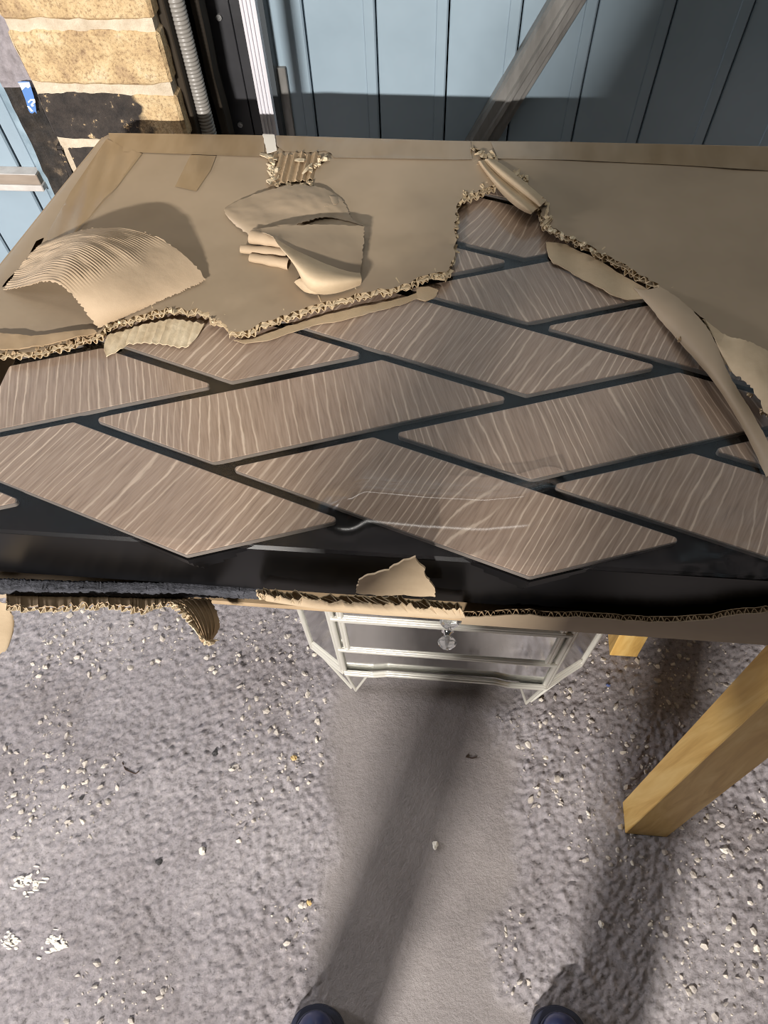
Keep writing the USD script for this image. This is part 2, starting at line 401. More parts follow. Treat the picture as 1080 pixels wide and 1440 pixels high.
plain('crystal', (.96, .97, .97), .02, transmission_weight=.92, ior=1.52)
plain('shoe_leather', srgb(42, 52, 92), .3, coat_weight=.4, coat_roughness=.15)
plain('shoe_sole', srgb(34, 38, 58), .45)
plain('sock', srgb(205, 205, 200), .9)
plain('trousers', srgb(30, 31, 36), .9)
plain('jacket', srgb(34, 36, 40), .85)
plain('skin', srgb(196, 150, 122), .55)
plain('hair', srgb(40, 30, 24), .7)
plain('phone_body', srgb(30, 30, 32), .35)
plain('sticker_white', srgb(214, 222, 232), .25)
plain('sticker_blue', srgb(92, 134, 196), .25)

# ------------------------------------------------------------------ setting: floor
def near(a, b, fine0, fine1, st):
    return np.unique(np.round(np.r_[np.linspace(a, fine0, 14), np.arange(fine0, fine1, st), np.linspace(fine1, b, 14)], 5))


gx, gy = near(-4, 4, -1.0, .82, .0036), near(-4.5, 1.3, -.22, 1.0, .0036)
GX, GY = np.meshgrid(gx, gy, indexing='ij')
XY = np.c_[GX.ravel(), GY.ravel()]
edgen = (meshkit.fbm(np.c_[XY * 7, XY[:, 0] * 0], 4, 4) - .5)
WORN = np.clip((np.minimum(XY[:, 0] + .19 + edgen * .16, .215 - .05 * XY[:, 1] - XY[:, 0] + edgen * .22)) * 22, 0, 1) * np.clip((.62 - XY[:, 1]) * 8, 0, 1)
ins = (XY[:, 0] > -1.0) & (XY[:, 0] < .82) & (XY[:, 1] > -.25) & (XY[:, 1] < 1.02)
hz = np.zeros(len(XY))
for dens_, rad, amp, sd in ((30000, .0065, .0050, 1), (8000, .011, .0050, 2)):
    r_ = np.random.default_rng(sd)
    k = int(dens_ * 1.8 * 1.3)
    pts = np.c_[r_.uniform(-1.02, .85, k), r_.uniform(-.27, 1.03, k)]
    hs = r_.uniform(.15, 1, k) ** 1.5
    d, i = cKDTree(pts).query(XY[ins], k=1)
    hz[ins] += amp * hs[i] * np.clip(1 - (d / rad) ** 2, 0, 1)
hz += (meshkit.fbm(np.c_[XY * 9, XY[:, 0] * 0], 3, 9) - .5) * .008
patchy = .35 + .9 * meshkit.fbm(np.c_[XY * 5, XY[:, 0] * 0], 3, 21)
hz = np.where(ins, hz * patchy * (1 - .93 * WORN), 0) - .004
i = np.arange(len(gx) * len(gy)).reshape(len(gx), len(gy))
q = np.stack([i[:-1, :-1], i[1:, :-1], i[1:, 1:], i[:-1, 1:]], -1).reshape(-1, 4)
fl = trimesh.Trimesh(np.c_[XY, hz], np.vstack([q[:, [0, 1, 2]], q[:, [0, 2, 3]]]), process=False)
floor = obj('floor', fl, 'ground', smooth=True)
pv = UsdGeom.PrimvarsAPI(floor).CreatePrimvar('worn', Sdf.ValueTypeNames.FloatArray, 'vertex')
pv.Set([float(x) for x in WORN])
tag(floor, 'grey lilac rough ground with pale grit and a smooth trodden band', None, kind='structure')

FT = cKDTree(XY)


def ground_z(x, y):
    return hz[FT.query([x, y])[1]]


def chip(size, seed, flat=.6):
    g = trimesh.creation.icosphere(1, 1.0)
    r_ = np.random.default_rng(seed)
    g.vertices *= (1 + r_.uniform(-.35, .35, (len(g.vertices), 1)))
    g.vertices *= np.array([1, r_.uniform(.6, .9), flat]) * size / 2
    a = r_.uniform(0, 6.28)
    g.apply_transform(trimesh.transformations.rotation_matrix(a, (0, 0, 1)))
    return g


parts = []
r_ = np.random.default_rng(31)
cl = r_.uniform(0, 1, (7000, 2)) * [1.66, 1.2] + [-.85, -.22]
keep = meshkit.fbm(np.c_[cl * 6, cl[:, 0] * 0], 3, 77) + .17 * (cl[:, 0] > .15) * (cl[:, 1] > .2)
idx = cKDTree(XY).query(cl)[1]
for (x, y), kp, ii in zip(cl, keep, idx):
    if kp < .475 or WORN[ii] > .3:
        continue
    s = .0017 + .0062 * r_.random() ** 3.4
    g = trimesh.creation.icosphere(0, 1.0)
    g.vertices *= (1 + r_.uniform(-.4, .4, (12, 1))) * np.array([1, r_.uniform(.5, .9), .55]) * s
    g.apply_transform(trimesh.transformations.rotation_matrix(r_.uniform(0, 6.28), (0, 0, 1)))
    g.apply_translation((x, y, hz[ii] + s * .12))
    parts.append(g)
tag(obj('gravel', cat(*parts), 'grit', smooth=False), 'pale grit and stone chips bedded all over the rough ground', 'gravel', kind='stuff')

# ------------------------------------------------------------------ setting: wall with brick pier
YB = 0.975                                    # face of the bricks
xl = lambda z: None
wall = UsdGeom.Xform.Define(stage, '/World/wall_back').GetPrim()
tag(wall, 'wall behind the carton with a stock brick pier between two blue doors', None, kind='structure')
BX0, BX1 = Y(32, 95, YB)[0], Y(232, 80, YB)[0]
# beds of the courses, read where the pier is in view
zb1 = Y(140, 37, YB)[2]; zb2 = Y(150, 126, YB)[2]
COURSE = (zb1 - zb2)
JOINT = .0125


def brick(x0, x1, z0, z1, matname, seed, depth=.10):
    g = rbox(x0, x1, YB, YB + depth, z0, z1, .004)
    g = g.subdivide_to_size(.016)
    v = g.vertices
    n = meshkit.fbm(v * 40 + seed, 4, seed) - .5
    v = v + g.vertex_normals * (n[:, None] * .007)
    g.vertices = v
    obj('brick', g, matname, wall, smooth=50)


z_top = zb1 - JOINT / 2
for k in range(-17, 14):
    z1 = z_top + COURSE * 0 - COURSE * k          # top of course k: course 0 is the full one in view
    z0 = z1 - COURSE + JOINT
    if z0 < 0 or z1 > 2.15:
        continue
    black = 1 <= k <= 4
    mt = 'painted_brick' if black else 'stock_brick'
    if k % 2 == 0:
        if black:
            jx = Y(90, 215, YB)[0]
            brick(BX0, jx - .004, z0, z1, mt, k + 20); brick(jx + .006, BX1, z0, z1, mt, k + 40)
        else:
            brick(BX0, BX1, z0, z1, mt, k + 20)
    else:
        brick(BX0, BX1, z0, z1, mt, k + 20)
g = box(BX0 + .003, BX1 - .004, YB + .003, YB + .30, -.01, 2.16).subdivide_to_size(.03)
g.vertices[:, 1] += np.where(g.vertices[:, 1] < YB + .01, (meshkit.fbm(g.vertices * 60, 3, 2) - .5) * .006, 0)
obj('mortar', g, 'mortar', wall)
obj('wall_core', cat(box(-2.5, 2.6, YB + .32, YB + .45, -.01, 2.6), box(-2.5, 2.6, .98, YB + .33, 2.15, 2.6)), 'render_grey', wall)
# reveal on the left flank of the pier: bare render above, ragged black below
xr0, xr1 = Y(10, 62, 1.0)[0], BX0 + .006
zc = Y(40, 118, 1.0)[2]
gR = box(xr0 - .03, xr1, .990, 1.12, zc, 2.16).subdivide_to_size(.02)
gR.vertices[:, 1] += (meshkit.fbm(gR.vertices * 70, 3, 5) - .5) * .005
obj('render_reveal', gR, 'render_grey', wall)
gK = box(xr0 - .03, xr1 - .002, .992, 1.12, -.01, zc).subdivide_to_size(.02)
gK.vertices[:, 1] += (meshkit.fbm(gK.vertices * 50, 4, 6) - .5) * .014
obj('black_reveal', gK, 'black_reveal', wall)
# right flank: dark timbers and a black lining board
XR = lambda px, py, yy: float(Y(px, py, yy)[0])


def post(name, px0, px1, py, yy, d, matname, wav=0, z0=-.01, z1=2.16, seed=0, parent=None):
    a, b = XR(px0, py, yy), XR(px1, py, yy)
    g = rbox(a, b, yy, yy + d, z0, z1, .0015)
    if wav:
        g = g.subdivide_to_size(.03)
        g.vertices[:, 0] += (meshkit.fbm(np.c_[g.vertices[:, 2] * 9, g.vertices[:, 2] * 0, g.vertices[:, 0] * 2], 3, seed) - .5) * wav
    return obj(name, g, matname, parent if parent is not None else wall)


post('timber_jamb', 226, 249, 80, 1.00, .06, 'brown_timber', .006, seed=3)
post('timber_jamb', 284, 296, 80, 1.06, .03, 'brown_timber', .010, seed=4)
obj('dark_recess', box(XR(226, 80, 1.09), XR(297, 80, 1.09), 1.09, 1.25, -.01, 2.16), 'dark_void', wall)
a, b, c = XR(296, 80, 1.12), XR(336, 80, 1.12), XR(362, 100, 1.12)
obj('lining_board', rbox(a - .02, b, 1.12, 1.14, -.01, 2.16, .001), 'black_panel', wall)
obj('lining_board', rbox(b + .0012, c, 1.119, 1.14, -.01, 2.16, .001), 'black_panel', wall)
for px, py in ((308, 24), (338, 175)):
    s = Y(px, py, 1.119)
    sc = trimesh.creation.cylinder(.0042, .003, sections=20)
    sc.apply_transform(trimesh.transformations.rotation_matrix(math.pi / 2, (1, 0, 0)))
    slot = trimesh.creation.torus(.0018, .0006, major_sections=12, minor_sections=6)
    slot.apply_transform(trimesh.transformations.rotation_matrix(math.pi / 2, (1, 0, 0)))
    slot.apply_translation((0, -.0018, 0))
    g = cat(sc, slot); g.apply_translation(s + [0, -.001, 0])
    obj('screw', g, 'zinc', wall)
# white grooved plastic trim in front of the lining
trim = UsdGeom.Xform.Define(stage, '/World/trim_1').GetPrim()
tag(trim, 'white grooved plastic trim strip standing left of the main blue door', None, kind='structure')
a, b = XR(349.5, 75, 1.02), XR(370.5, 75, 1.02)
w = b - a
prof = [(a, 1.032), (a, 1.02)]
for k in range(3):
    cx = a + w * (k + 1) / 4
    prof += [(cx - .0016, 1.02), (cx - .001, 1.0225), (cx + .001, 1.0225), (cx + .0016, 1.02)]
prof += [(b, 1.02), (b, 1.032)]
obj('strip', prism(Polygon(prof), -.01, 2.16), 'white_plastic', trim)
obj('backing', box(XR(366, 75, 1.145), XR(381, 75, 1.145), 1.145, 1.17, -.01, 2.16), 'slate_strip', trim)
obj('bracket', cat(box(a + .004, b - .004, 1.031, 1.13, .30, .33), box(a + .004, b - .004, 1.031, 1.13, 1.70, 1.73)), 'slate_strip', trim)

# ------------------------------------------------------------------ setting: main blue door
YD = 1.17
door2 = UsdGeom.Xform.Define(stage, '/World/door_2').GetPrim()
tag(door2, 'pale blue boarded door with a diagonal metal brace, behind the carton', None, kind='structure')
edges = [XR(366, 65, YD)] + [XR(p, 65, YD) for p in (432, 530, 629.7, 728.6)]
sp = (edges[-1] - edges[1]) / 3
for k in range(1, 9):
    edges.append(edges[4] + sp * k)
for k in range(len(edges) - 1):
    x0, x1 = edges[k] + .0012, edges[k + 1] - .0012
    bead = .0165
    pr = Polygon([(x0, YD + .022), (x0, YD + .003), (x0 + .0015, YD + .0012), (x1 - bead - .0012, YD + .0012), (x1 - bead, YD - .0012), (x1 - .0022, YD - .0012), (x1, YD + .0012), (x1, YD + .022)])
    obj('board', prism(pr, -.01, 2.15), 'blue_paint', door2)
obj('backing_sheet', box(edges[0], edges[-1], YD + .022, YD + .03, -.01, 2.15), 'dark_void', door2)
zs1, zs0 = Y(394, 98, YD - .01)[2], .4
xa, xb = XR(389, 130, YD - .006), XR(406, 130, YD - .006)
obj('strap', rbox(xa, xb, YD - .006, YD + .002, zs0, zs1, .001), 'weathered_metal', door2)
# diagonal brace: folded channel with two raised ribs
p0, p1 = Y(722, 135, YD - .03), Y(805, 0, YD - .03)
dv = (p1 - p0); dv /= np.linalg.norm(dv)
side = np.array([dv[2], 0, -dv[0]])
hw = abs(np.dot(Y(832, 0, YD - .03) - Y(779, 0, YD - .03), side)) / 2
prof = [(-hw, 0), (-hw, -.020), (-hw + .004, -.026), (-hw * .30, -.026), (-hw * .22, -.032), (hw * .05, -.032), (hw * .12, -.022), (hw * .62, -.022), (hw * .68, -.012), (hw, -.012), (hw, 0)]
V = []
for s in (-.75, 1.5):
    for x, y in prof:
        V.append(p0 + dv * s + side * x + np.array([0, y + .030, 0]))
n = len(prof)
cap = Polygon(prof)
vv, ff = trimesh.creation.triangulate_polygon(cap, engine='earcut')
F_ = [[k, (k + 1) % n, n + (k + 1) % n] for k in range(n)] + [[k, n + (k + 1) % n, n + k] for k in range(n)]
g = trimesh.Trimesh(np.array(V), F_, process=False); g.fix_normals()
obj('diagonal_brace', g, 'weathered_metal', door2, smooth=15)

# ------------------------------------------------------------------ setting: left blue door
YL = 1.03
door1 = UsdGeom.Xform.Define(stage, '/World/door_1').GetPrim()
tag(door1, 'pale blue boarded door with a timber rail, left of the brick pier', None, kind='structure')
xf1, xf0, xg = XR(70, 220, YL - .012), XR(56, 215, YL - .012), XR(53, 215, YL - .008)
obj('frame', rbox(xf0 + .002, xf1 + .004, YL - .014, YL + .03, -.01, 2.15, .0025), 'blue_paint', door1)
xe0 = xg - .017
pr = Polygon([(xe0, YL + .02), (xe0, YL - .004), (xe0 + .003, YL - .008), (xg - .006, YL - .008), (xg - .005, YL - .0105), (xg, YL - .0105), (xg, YL + .02)])
obj('leaf_edge', prism(pr, -.01, 2.15), 'blue_edge', door1)
gr = [XR(10, 200, YL)] + [XR(9, 347, YL)]
dx = gr[0] - gr[1]
xx = [xe0 - .001, gr[0]] + [gr[0] - dx * k for k in range(1, 9)]
for k in range(len(xx) - 1):
    a, b = xx[k + 1] + .002, xx[k] - .002
    obj('board', prism(Polygon([(a, YL + .02), (a, YL + .003), (a + .002, YL), (b - .002, YL), (b, YL + .003), (b, YL + .02)]), -.01, 2.15), 'blue_paint', door1)
obj('backing_sheet', box(xx[-1], xg, YL + .02, YL + .03, -.01, 2.15), 'dark_void', door1)
zr1, zr0 = Y(35, 245, YL - .02)[2], Y(35, 268, YL - .02)[2]
rail0 = xx[-1]
h3 = (zr1 - zr0)
rl = obj('rail', rbox(rail0, xe0 + .004, YL - .020, YL, zr0 + h3 * .36, zr1 - .0015, .001), 'grey_timber', door1)
obj('rail_edge', rbox(rail0, xe0 + .003, YL - .0205, YL, zr1 - .0015, zr1, .0004), 'pale_timber', door1)
obj('rail_edge', rbox(rail0, xe0 + .006, YL - .023, YL, zr0, zr0 + h3 * .36, .0015), 'pale_timber', door1)
for px, py, yy in ((4, 81, YL - .014), (26, 130, YL - .014), (57, 198, YL - .014), (13, 131, YL - .0085)):
    s = Y(px, py, yy)
    sc = trimesh.creation.torus(.0024, .0012, major_sections=16, minor_sections=6)
    dk = trimesh.creation.cylinder(.0022, .001, sections=12)
    g = cat(sc, dk)
    g.apply_transform(trimesh.transformations.rotation_matrix(math.pi / 2, (1, 0, 0)))
    g.apply_translation(s)
    obj('screw', g, 'zinc', door1)

# sticker scrap on the left door frame
st = thing('sticker_scrap', 'torn blue and white foil sticker scrap on the left door frame beside the pier', 'sticker')
YS = .982
out = [(25, 115.5), (33, 114.5), (41.5, 115), (44, 124), (47.5, 135), (50, 148), (51.5, 160), (49, 157), (46, 159.5), (42.5, 159), (40, 155), (36, 141), (31, 128), (28, 120)]
V = np.array([Y(x, y, YS) for x, y in out])
c2 = Polygon(V[:, [0, 2]])


def facing(poly2, y0, t):
    """a flat piece facing the viewer: poly2 in (x, z), front face at depth y0"""
    g = prism(poly2, 0, t)
    g.vertices = np.c_[g.vertices[:, 0], y0 + t - g.vertices[:, 2], g.vertices[:, 1]]
    g.fix_normals()
    return g


obj('foil', facing(c2, YS, .0008), 'sticker_blue', st)
tw = [(25.5, 116), (41, 115.5), (43, 121), (40, 124), (36, 122), (31, 127), (28, 120)]
obj('white_print', facing(Polygon(np.array([Y(x, y, YS)[[0, 2]] for x, y in tw])), YS - .0004, .0004), 'sticker_white', st)
ring = [(39, 143), (43, 139), (49, 139), (50, 144), (47, 146), (48, 149), (45, 150), (43, 147), (46, 143.5), (46.5, 141.5), (43.5, 141.5), (40.5, 145)]
obj('white_print', facing(Polygon(np.array([Y(x, y, YS)[[0, 2]] for x, y in ring])).buffer(0), YS - .0004, .0004), 'sticker_white', st)
lo = [(38, 149), (41, 149), (47, 156), (44, 157)]
obj('white_print', facing(Polygon(np.array([Y(x, y, YS)[[0, 2]] for x, y in lo])), YS - .0004, .0004), 'sticker_white', st)

# ribbed conduit
cond = thing('conduit', 'grey ribbed flexible conduit running down beside the brick pier', 'conduit')
ca = (Y(231.5, 0, 1.02) + Y(257, 0, 1.02)) / 2
cr = (Y(257, 0, 1.02) - Y(231.5, 0, 1.02))[0] / 2
zz = np.arange(.02, 2.16, .0009)
obj('tube', tube(np.c_[ca[0] + 0 * zz, 1.025 + 0 * zz, zz], cr * (1 - .10 * (.5 + .5 * np.cos(zz / .0052 * 2 * np.pi)) ** 1.5), 22), 'grey_conduit', cond, smooth=40)

# ------------------------------------------------------------------ the flat furniture panel in the carton
ZT, HT = .88, .57                              # height of the plank faces; eye to plank faces
cy, sy = math.cos(YAW), math.sin(YAW)
R2 = np.array([[cy, -sy], [sy, cy]])
OA, OB = R2 @ [-.52053, .83341] * HT, R2 @ [-.80622, .78246] * HT
PP, QQ = R2 @ [.54102, -.07709] * HT, R2 @ [.05235, .36204] * HT
AU, AV = R2 @ [.53469, .0986] * HT, R2 @ [.22958, -.11467] * HT
BU, BV = R2 @ [.25456, .04667] * HT, R2 @ [.4849, -.24259] * HT
PX0, PX1, PY0, PY1 = -.478, .96, .294, .896
side_b = thing('sideboard', 'black gloss sideboard with grey wood planks in a herringbone, lying in the torn carton', 'sideboard')
lim = sbox(PX0 + .004, 0, PX1 - .004, PY1 - .004)
front_polys = []
for kind, O, U_, V_ in (('A', OA, AU, AV), ('B', OB, BU, BV)):
    for jj in range(0, 4):
        for ii in range(-8, 8):
            o = O + ii * PP + jj * QQ
            poly = Polygon([o, o + V_, o + U_ + V_, o + U_])
            if jj == 0:
                front_polys.append(poly)
            poly = poly.intersection(lim)
            if poly.is_empty or poly.area < .0006 or poly.geom_type != 'Polygon':
                continue
            poly = poly.buffer(-.0035).buffer(.0035, quad_segs=3)
            cxy = np.array(poly.centroid.coords[0])
            ang = math.radians(-72) if kind == 'A' else math.radians(62)
            # local frame: x along the grain
            ca_, sa_ = math.cos(-ang), math.sin(-ang)
            loc = np.array(poly.exterior.coords) - cxy
            loc = loc @ np.array([[ca_, -sa_], [sa_, ca_]]).T
            lp = Polygon(loc).simplify(.0003)
            top = prism(lp.buffer(-.0009), .0052, .0060)
            e0, e1 = np.array(lp.exterior.coords)[:-1], None
            body = prism(lp, 0, .0052)
            pl = obj('plank', top, 'grain_wood', side_b, at=(cxy[0], cxy[1], ZT - .0060), rz=ang)
            obj('edge_band', body, 'plank_edge', pl)
body = rbox(PX0, PX1, PY0, PY1, .778, ZT - .0062, .003)
obj('carcass', cat(body, rbox(PX0, PX1, PY0 + .012, PY1, .757, .779, .001)), 'black_gloss', side_b)
zig = unary_union([p.buffer(.004, join_style=2) for p in front_polys]).buffer(.004, join_style=2).buffer(-.004, join_style=2).intersection(sbox(PX0, .15, PX1, .40))
zig = max(getattr(zig, 'geoms', [zig]), key=lambda q: q.area)
zig = Polygon(zig.exterior).union(sbox(PX0, PY0 + .03, PX1, .40)).buffer(0)
zig = Polygon(zig.exterior) if zig.geom_type == 'Polygon' else max(zig.geoms, key=lambda q: q.area)
for k, (z0, z1, back) in enumerate(((.8665, .8735, .002), (.853, .8645, .006), (.840, .8505, .011), (.824, .8375, .017))):
    zk = zig.buffer(-back, join_style=2).union(sbox(PX0, PY0 + .02, PX1, PY0 + .05)).intersection(sbox(PX0, .1, PX1, PY0 + .05))
    zk = max(getattr(zk, 'geoms', [zk]), key=lambda q: q.area)
    obj('stepped_layer', prism(Polygon(zk.exterior), z0, z1), 'black_gloss', side_b)

# felt strip along the lower front edge
r_ = np.random.default_rng(5)
p0, p1 = Z(-140, 822, .768), Z(372, 832, .766)
n = 240
s = np.linspace(0, 1, n)
base = p0 + (p1 - p0) * s[:, None]
ring = []
for k in range(14):
    th = 2 * np.pi * k / 14
    sy_, sz_ = math.copysign(abs(math.cos(th)) ** .5, math.cos(th)) * .007, math.copysign(abs(math.sin(th)) ** .5, math.sin(th)) * .0085
    pos = base + np.array([0, sy_, sz_])
    pos[:, 2] += .002 * np.sin(s * 9)
    pos += (r_.uniform(-1, 1, (n, 3)) * .0008)
    ring.append(pos)
P = np.stack(ring + [ring[0]], 1)
fs = thing('felt_strip', 'dark grey fuzzy felt strip along the lower left front edge of the sideboard', 'felt strip')
g = grid_mesh(P)
g.fix_normals()
obj('strip', g, 'felt', fs, smooth=50)
fib = []
for k in range(90):
    b_ = base[r_.integers(n)] + [0, -.006, r_.uniform(-.006, .008)]
    dd = np.array([r_.uniform(-1, 1), r_.uniform(-.5, .1), r_.uniform(-.5, .7)]) * r_.uniform(.003, .008)
    fib.append(tube([b_, b_ + dd * .5 + r_.uniform(-.001, .001, 3), b_ + dd], .0003, 4))
obj('fibres', cat(*fib), 'felt', fs)
tag(stage.GetPrimAtPath(str(fs.GetPath()) + '/fibres'), kind='stuff')

# ------------------------------------------------------------------ the carton
carton = thing('cardboard_carton', 'torn open brown cardboard carton around the herringbone sideboard', 'carton')
ZR = .8935                                    # the lid before its thickness was measured again
ZL, TB = .8965, .0115                          # lid top face, board thickness


def zp(pts, z=ZL):
    return np.array([Z(x, y, z)[:2] for x, y in pts])


edgeA = [(665, 206), (676, 222), (690, 238), (702, 250), (692, 263), (664, 270), (648, 280), (641, 292), (641, 320), (640, 345), (638, 366), (628, 386)]
edgeB = [(628, 386), (600, 389), (562, 402), (500, 416), (440, 431), (385, 449), (350, 463), (322, 466), (311, 452), (285, 437), (240, 433), (200, 441), (152, 456), (136, 468), (60, 490), (0, 496), (-110, 506)]
edgeR = [(1230, 640), (1120, 560), (1080, 528), (1040, 492), (1000, 456), (940, 412), (900, 386), (850, 357), (800, 331), (772, 318), (758, 292), (738, 268), (716, 246), (692, 224), (666, 205)]


def rough_edge(pts, amp, sd):
    p = dens(zp(pts), .0035)
    n_ = (np.stack([meshkit.fbm(np.c_[np.arange(len(p)) * .45, np.zeros(len(p)), np.zeros(len(p)) + k], 3, sd + k) for k in (0, 1)], 1) - .5) * 2 * amp
    n_[0] = n_[-1] = 0
    return p + n_


eA, eB, eR = rough_edge(edgeA, .0035, 1), rough_edge(edgeB, .0045, 5), rough_edge(edgeR, .004, 9)
bl = Z(145, 183, ZR)[:2]
back_y = .908
ring = [(bl[0], back_y), (1.0, back_y), (1.0, .288), (.80, .288)] + eR.tolist() + eA[1:].tolist() + eB[1:].tolist()
left = [Z(-110, 500, ZR)[:2] * 0 + np.array([-.543, Z(-60, 470, ZR)[1]]), np.array([-.545, .60]), np.array([-.530, .68]), np.array([-.508, .80])]
ring = ring[:-1] + [tuple(x) for x in left]
lid = Polygon(ring).buffer(0)
lid = max(getattr(lid, 'geoms', [lid]), key=lambda q: q.area)
# a split beside the left edge
slit = Polygon(dens(zp([(61, 336), (56, 345), (50, 362), (38, 378), (18, 393), (4, 403), (12, 392), (30, 375), (42, 358), (52, 340), (61, 336)]), .004)[:-1]).buffer(0)
lid = lid.difference(slit.buffer(.001))
lid = max(getattr(lid, 'geoms', [lid]), key=lambda q: q.area)
cr0, cr1, cr2 = zp([(290, 446), (520, 372), (640, 343)])
crease = LineString([cr0, cr1, cr2])
CP = dens(np.array([cr0, cr1, cr2]), .004)
CT = cKDTree(CP)


def lid_z(x, y):
    z = ZL + (meshkit.fbm(np.stack([np.asarray(x) * 7, np.asarray(y) * 7, np.asarray(x) * 0], -1), 3, 3) - .5) * .006
    d, i_ = CT.query(np.c_[x, y])
    z = z - .0022 * np.exp(-(d / .004) ** 2)
    # rounded over at the left and back edges
    le = np.interp(y, [.55, .68, .80, .908], [-.545, -.530, -.508, bl[0]])
    z = z - .010 * np.clip(1 - (np.asarray(x) - le) / .02, 0, 1) ** 2 - .004 * np.clip(1 - (back_y - np.asarray(y)) / .008, 0, 1) ** 2
    return z


def simp(poly):
    return Polygon([p for p in poly.exterior.coords], [])


top = sheet(lid, lid_z)
bot = sheet(lid.buffer(-.003), lambda x, y: lid_z(x, y) - TB)
bot.faces = bot.faces[:, ::-1]
obj('lid', top, 'kraft', carton, smooth=40)
obj('lid_inner_liner', bot, 'kraft_inner', carton, smooth=40)
# torn edges of the lid: wavy core papers between the liners
off = lambda e: np.c_[e, lid_z(e[:, 0], e[:, 1]) - ZL]
for e, sd in ((eB, 3), (eR, 7), (eA, 11)):
    inw = -1
    obj('corrugated_edge', cat(flutes(off(e), ZL - .0056, ZL - .0003, .014, inw, .0098, .0006, .003, sd), flutes(off(e), ZL - TB + .0003, ZL - .0062, .014, inw, .0082, .0006, .003, sd + 1)), 'fluting', carton, smooth=50)
    mid = dens(off(e), .003)
    tg = np.gradient(mid[:, :2], axis=0); tg /= np.maximum(np.linalg.norm(tg, axis=1, keepdims=True), 1e-9)
    nn = np.stack([tg[:, 1], -tg[:, 0]], 1)
    jit = (meshkit.noise(np.c_[np.arange(len(mid)) * .6, np.zeros((len(mid), 2))], sd) - .4)[:, None] * .004
    P = np.stack([np.c_[mid[:, :2] - nn * jit, ZL - .0059 + mid[:, 2]], np.c_[mid[:, :2] + nn * .014, ZL - .0059 + mid[:, 2]]], 1)
    obj('middle_liner', thick(grid_mesh(P), .0004), 'torn_paper', carton)
sl = np.array(slit.exterior.coords)[:-1]
slp = zp([(61, 336), (54, 347), (46, 363), (34, 378), (16, 393), (2, 404)])
obj('corrugated_edge', flutes(np.c_[slp, lid_z(slp[:, 0], slp[:, 1]) - ZL], ZL - .010, ZL - .001, .007, 1, .008, .0005, .0025, 15), 'fluting', carton, smooth=50)
# walls and bottom
obj('back_wall', rbox(bl[0], 1.0, back_y - .007, back_y, .749, ZL - .008, .002), 'kraft', carton)
lw = []
for yy, xx_ in ((.908, bl[0]), (.80, -.508), (.68, -.530), (.60, -.545), (.50, -.543), (.40, -.53), (.30, -.52)):
    top_z = ZL - .010 if yy > .52 else np.interp(yy, [.3, .42, .52], [.77, .82, .878])
    lw.append([(xx_, yy, top_z), (xx_ + .002, yy, (top_z + .75) / 2), (xx_ + .004, yy, .749)])
obj('left_wall', thick(grid_mesh(np.array(lw)), .006), 'kraft', carton, smooth=40)
obj('bottom', rbox(-.515, 1.0, .286, .904, .749, .7555, .002), 'kraft_inner', carton)

# front wall remains, right: an upright stub torn along its top
topx = [(650, 868), (700, 866), (745, 864), (760, 867), (840, 869), (900, 874), (960, 874), (1000, 872), (1025, 866), (1060, 862), (1100, 860), (1180, 862)]
yF = .281
ts = dens(np.array([Y(x, y, yF) for x, y in topx]), .004)
ts[:, 2] += (meshkit.fbm(np.c_[np.arange(len(ts)) * .5, np.zeros((len(ts), 2))], 3, 31) - .5) * .006
bz = np.array([Y(x, 867 + (x - 650) * .0770, yF)[2] for x in np.interp(ts[:, 0], [ts[0, 0], ts[-1, 0]], [650, 1180])])
bz = np.minimum(bz, .750)
P = np.stack([np.c_[ts[:, 0], ts[:, 1] * 0 + yF + .002, bz], np.c_[ts[:, 0], ts[:, 1] * 0 + yF - .001, (bz + ts[:, 2]) / 2], ts], 1)
obj('front_wall', thick(grid_mesh(P), .001), 'kraft', carton)
P2 = P + np.array([0, .0065, .0]); P2[:, 2, 2] -= .002
obj('front_wall_liner', thick(grid_mesh(P2), .0008), 'kraft_inner', carton)
def stub_flutes(line, y0, y1, drop, wl, sd):
    """wavy core seen from above along an upright torn wall; line = (n, 3)"""
    p = dens(line, wl / 8)
    s = np.arange(len(p)) * wl / 8
    yv = (y0 + y1) / 2 + (y1 - y0) / 2 * np.clip(1.2 * np.sin(2 * np.pi * s / wl + np.sin(s / wl)), -1, 1)
    zt_ = p[:, 2] + (meshkit.noise(np.c_[s * 200, s * 0, s * 0], sd) - .6) * .005
    return thick(grid_mesh(np.stack([np.c_[p[:, 0], yv, zt_], np.c_[p[:, 0], yv, zt_ - drop]], 1)), .0006)
obj('front_wall_core', stub_flutes(ts, yF + .0005, yF + .005, .012, .0060, 3), 'kraft_inner', carton, smooth=50)

# front wall remains, middle: crushed double flutes with a pale outer face
lo_ = [(362, 834), (375, 845), (420, 852), (470, 858), (540, 865), (600, 867), (640, 869), (655, 868)]
hi_ = [(360, 832), (372, 829), (410, 833), (450, 838), (500, 838), (560, 840), (610, 845), (650, 850)]
md_ = [(361, 836), (376, 838), (420, 843), (465, 846), (520, 849), (575, 852), (620, 856), (652, 858)]
yA, yM, yZ = .262, .268, .283
lo3 = np.array([Y(x, y, .279) for x, y in lo_]); md3 = np.array([Y(x, y, .268) for x, y in md_]); hi3 = np.array([Y(x, y, .284) for x, y in hi_])
lo3, md3, hi3 = (np.stack([np.interp(np.linspace(0, 1, 120), np.linspace(0, 1, 8), q_[:, k]) for k in range(3)], 1) for q_ in (lo3, md3, hi3))
ragged = (meshkit.fbm(np.c_[np.arange(120) * .5, np.zeros((120, 2))], 3, 41) - .5)[:, None] * np.array([0, .006, .006])
